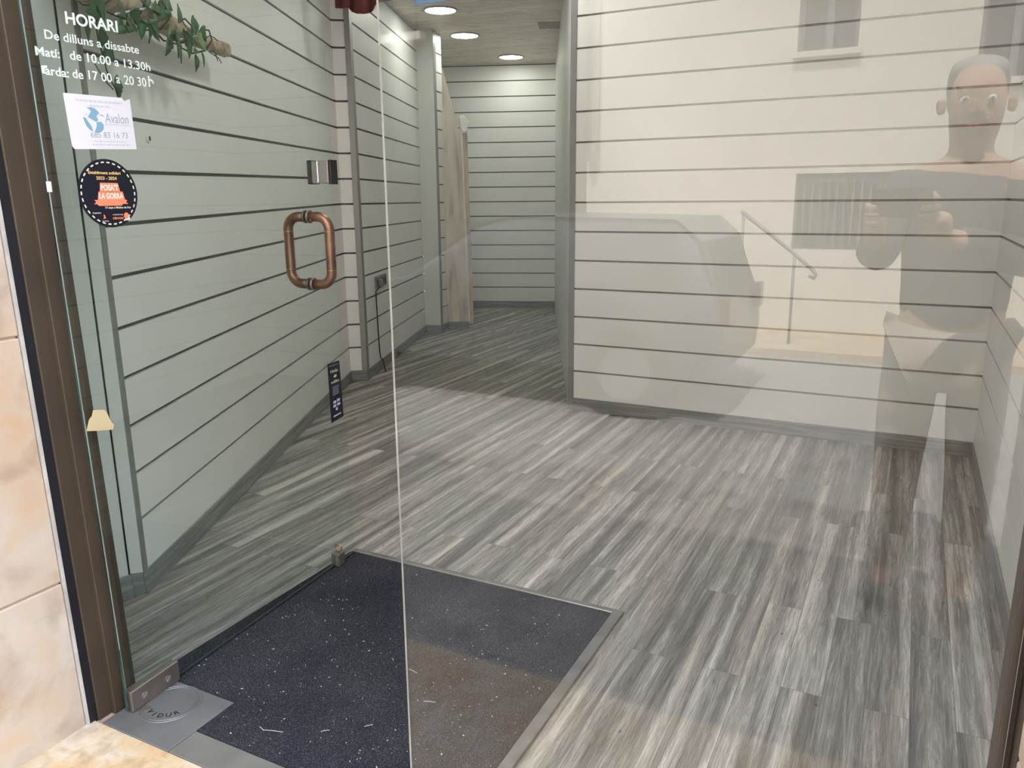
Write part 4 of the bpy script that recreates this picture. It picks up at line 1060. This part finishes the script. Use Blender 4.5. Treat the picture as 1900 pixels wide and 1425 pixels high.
def skin(name, verts, edges, radii, m, parent, sub=2, root=0):
    me = bpy.data.meshes.new(name); me.from_pydata([tuple(v) for v in verts], edges, []); me.materials.append(m)
    o = link(name, me, parent)
    sk = o.modifiers.new('skin', 'SKIN'); sk.use_smooth_shade = True
    if sub: sd = o.modifiers.new('smooth', 'SUBSURF'); sd.levels = sub; sd.render_levels = sub
    dat = me.skin_vertices[0].data
    for i, r in enumerate(radii):
        dat[i].radius = r if isinstance(r, tuple) else (r, r); dat[i].use_root = (i == root)
    return o
hl = ph_c - Rt * 0.080 - Fw * 0.016 - Up * 0.030; hr_ = ph_c + Rt * 0.082 - Fw * 0.016 - Up * 0.030      # palms
wl_ = hl - Up * 0.055 - fwd * 0.035; wr_ = hr_ - Up * 0.055 - fwd * 0.035
V = [bp3(0, 0, 0.82), bp3(0, 0.01, 0.96), bp3(0, 0.0, 1.12), bp3(0, -0.01, 1.24), bp3(0, 0.0, 1.315), bp3(0, 0.012, 1.365), bp3(0, 0.022, 1.425), bp3(0, 0.012, 1.50), bp3(0, 0.0, 1.545),
     bp3(-0.155, 0, 1.235), bp3(-0.205, 0.10, 1.04), wl_, hl,
     bp3(0.155, 0, 1.235), bp3(0.200, 0.10, 1.04), wr_, hr_,
     bp3(-0.085, 0, 0.78), bp3(-0.095, 0.015, 0.43), bp3(-0.10, -0.01, 0.075), bp3(-0.115, 0.12, 0.035),
     bp3(0.085, 0, 0.78), bp3(0.095, 0.015, 0.43), bp3(0.10, -0.01, 0.075), bp3(0.115, 0.12, 0.035),
     bp3(0, 0.122, 1.428)]
Ed = [(0, 1), (1, 2), (2, 3), (3, 4), (4, 5), (5, 6), (6, 7), (7, 8), (3, 9), (9, 10), (10, 11), (11, 12), (3, 13), (13, 14), (14, 15), (15, 16), (0, 17), (17, 18), (18, 19), (19, 20), (0, 21), (21, 22), (22, 23), (23, 24), (6, 25)]
Rd = [(0.135, 0.10), (0.12, 0.09), (0.145, 0.10), (0.13, 0.085), 0.048, 0.062, (0.075, 0.088), (0.074, 0.088), 0.045, 0.055, 0.042, 0.026, 0.030, 0.055, 0.042, 0.026, 0.030, 0.078, 0.055, 0.038, 0.030, 0.078, 0.055, 0.038, 0.030, 0.013]
skin('body', V, Ed, Rd, M['skin'], who)
jv = [V[0] + Zv * 0.0, V[1], V[2], V[3], V[9], V[10], V[11] - (V[11] - V[10]) * 0.12, V[13], V[14], V[15] - (V[15] - V[14]) * 0.12]
skin('jacket', jv, [(0, 1), (1, 2), (2, 3), (3, 4), (4, 5), (5, 6), (3, 7), (7, 8), (8, 9)], [(0.155, 0.122), (0.142, 0.112), (0.165, 0.120), (0.135, 0.098), 0.066, 0.058, 0.040, 0.066, 0.058, 0.040], M['jacket'], who)
jl = [V[0], V[17], V[18], V[19] + Zv * 0.02, V[21], V[22], V[23] + Zv * 0.02]
skin('trousers', jl, [(0, 1), (1, 2), (2, 3), (0, 4), (4, 5), (5, 6)], [(0.150, 0.115), 0.094, 0.070, 0.055, 0.094, 0.070, 0.055], M['jeans'], who)
for sg, a, t_ in ((-1, V[19], V[20]), (1, V[23], V[24])):
    skin('shoe', [a - fwd * 0.05 - Zv * 0.035, a + fwd * 0.03 - Zv * 0.032, t_ + fwd * 0.02 + Zv * 0.004], [(0, 1), (1, 2)], [0.042, (0.045, 0.042), (0.042, 0.032)], M['shoe'], who)
skin('hair', [bp3(0, -0.055, 1.40), bp3(0, -0.050, 1.47), bp3(0, -0.012, 1.535), bp3(0, 0.035, 1.548)], [(0, 1), (1, 2), (2, 3)], [(0.066, 0.045), (0.080, 0.055), (0.082, 0.062), (0.066, 0.030)], M['hair'], who)
for sg in (-1, 1):
    bm = bmesh.new(); bmesh.ops.create_uvsphere(bm, u_segments=16, v_segments=10, radius=0.011, matrix=Matrix.Translation(bp3(sg * 0.031, 0.090, 1.452))); e_ = obj('eye', bm, M['eye'], who, True)
    bm = bmesh.new(); disc(bm, bp3(sg * 0.031, 0.0995, 1.452), side, Zv, 0.0048, seg=14, d=fwd * 0.0022); obj('iris', bm, M['black'], e_)
    skin('ear', [bp3(sg * 0.080, 0.010, 1.425), bp3(sg * 0.084, 0.004, 1.450), bp3(sg * 0.083, 0.008, 1.468)], [(0, 1), (1, 2)], [(0.010, 0.012), (0.010, 0.018), (0.009, 0.013)], M['skin'], who, 1)
skin('mouth', [bp3(-0.022, 0.093, 1.388), bp3(0, 0.101, 1.388), bp3(0.022, 0.093, 1.388)], [(0, 1), (1, 2)], [(0.003, 0.004), (0.005, 0.007), (0.003, 0.004)], M['coral'], who, 1)
for sgn, palm in ((-1, hl), (1, hr_)):
    for k, ln in enumerate((0.85, 1.0, 0.95, 0.75)):       # four fingers behind and round the phone's long back
        b0 = palm + Up * (0.022 - 0.019 * k) + Rt * (sgn * -0.004) + Fw * 0.012
        pts = [b0, b0 + Fw * 0.012 * ln + Rt * (sgn * 0.012), b0 + Fw * 0.022 + Rt * (sgn * -0.008 * ln), b0 + Fw * 0.0235 + Rt * (sgn * -0.030 * ln)]
        skin('finger', pts, [(0, 1), (1, 2), (2, 3)], [0.0085, 0.0082, 0.0075, 0.006], M['skin'], who, 1)
    tb = palm + Up * 0.03 - Fw * 0.002 - Rt * (sgn * 0.006)
    skin('thumb', [tb, tb + Up * 0.016 - Rt * (sgn * 0.016) - Fw * 0.004, tb + Up * 0.020 - Rt * (sgn * 0.040) + Fw * 0.000], [(0, 1), (1, 2)], [0.011, 0.0095, 0.0075], M['skin'], who, 1)
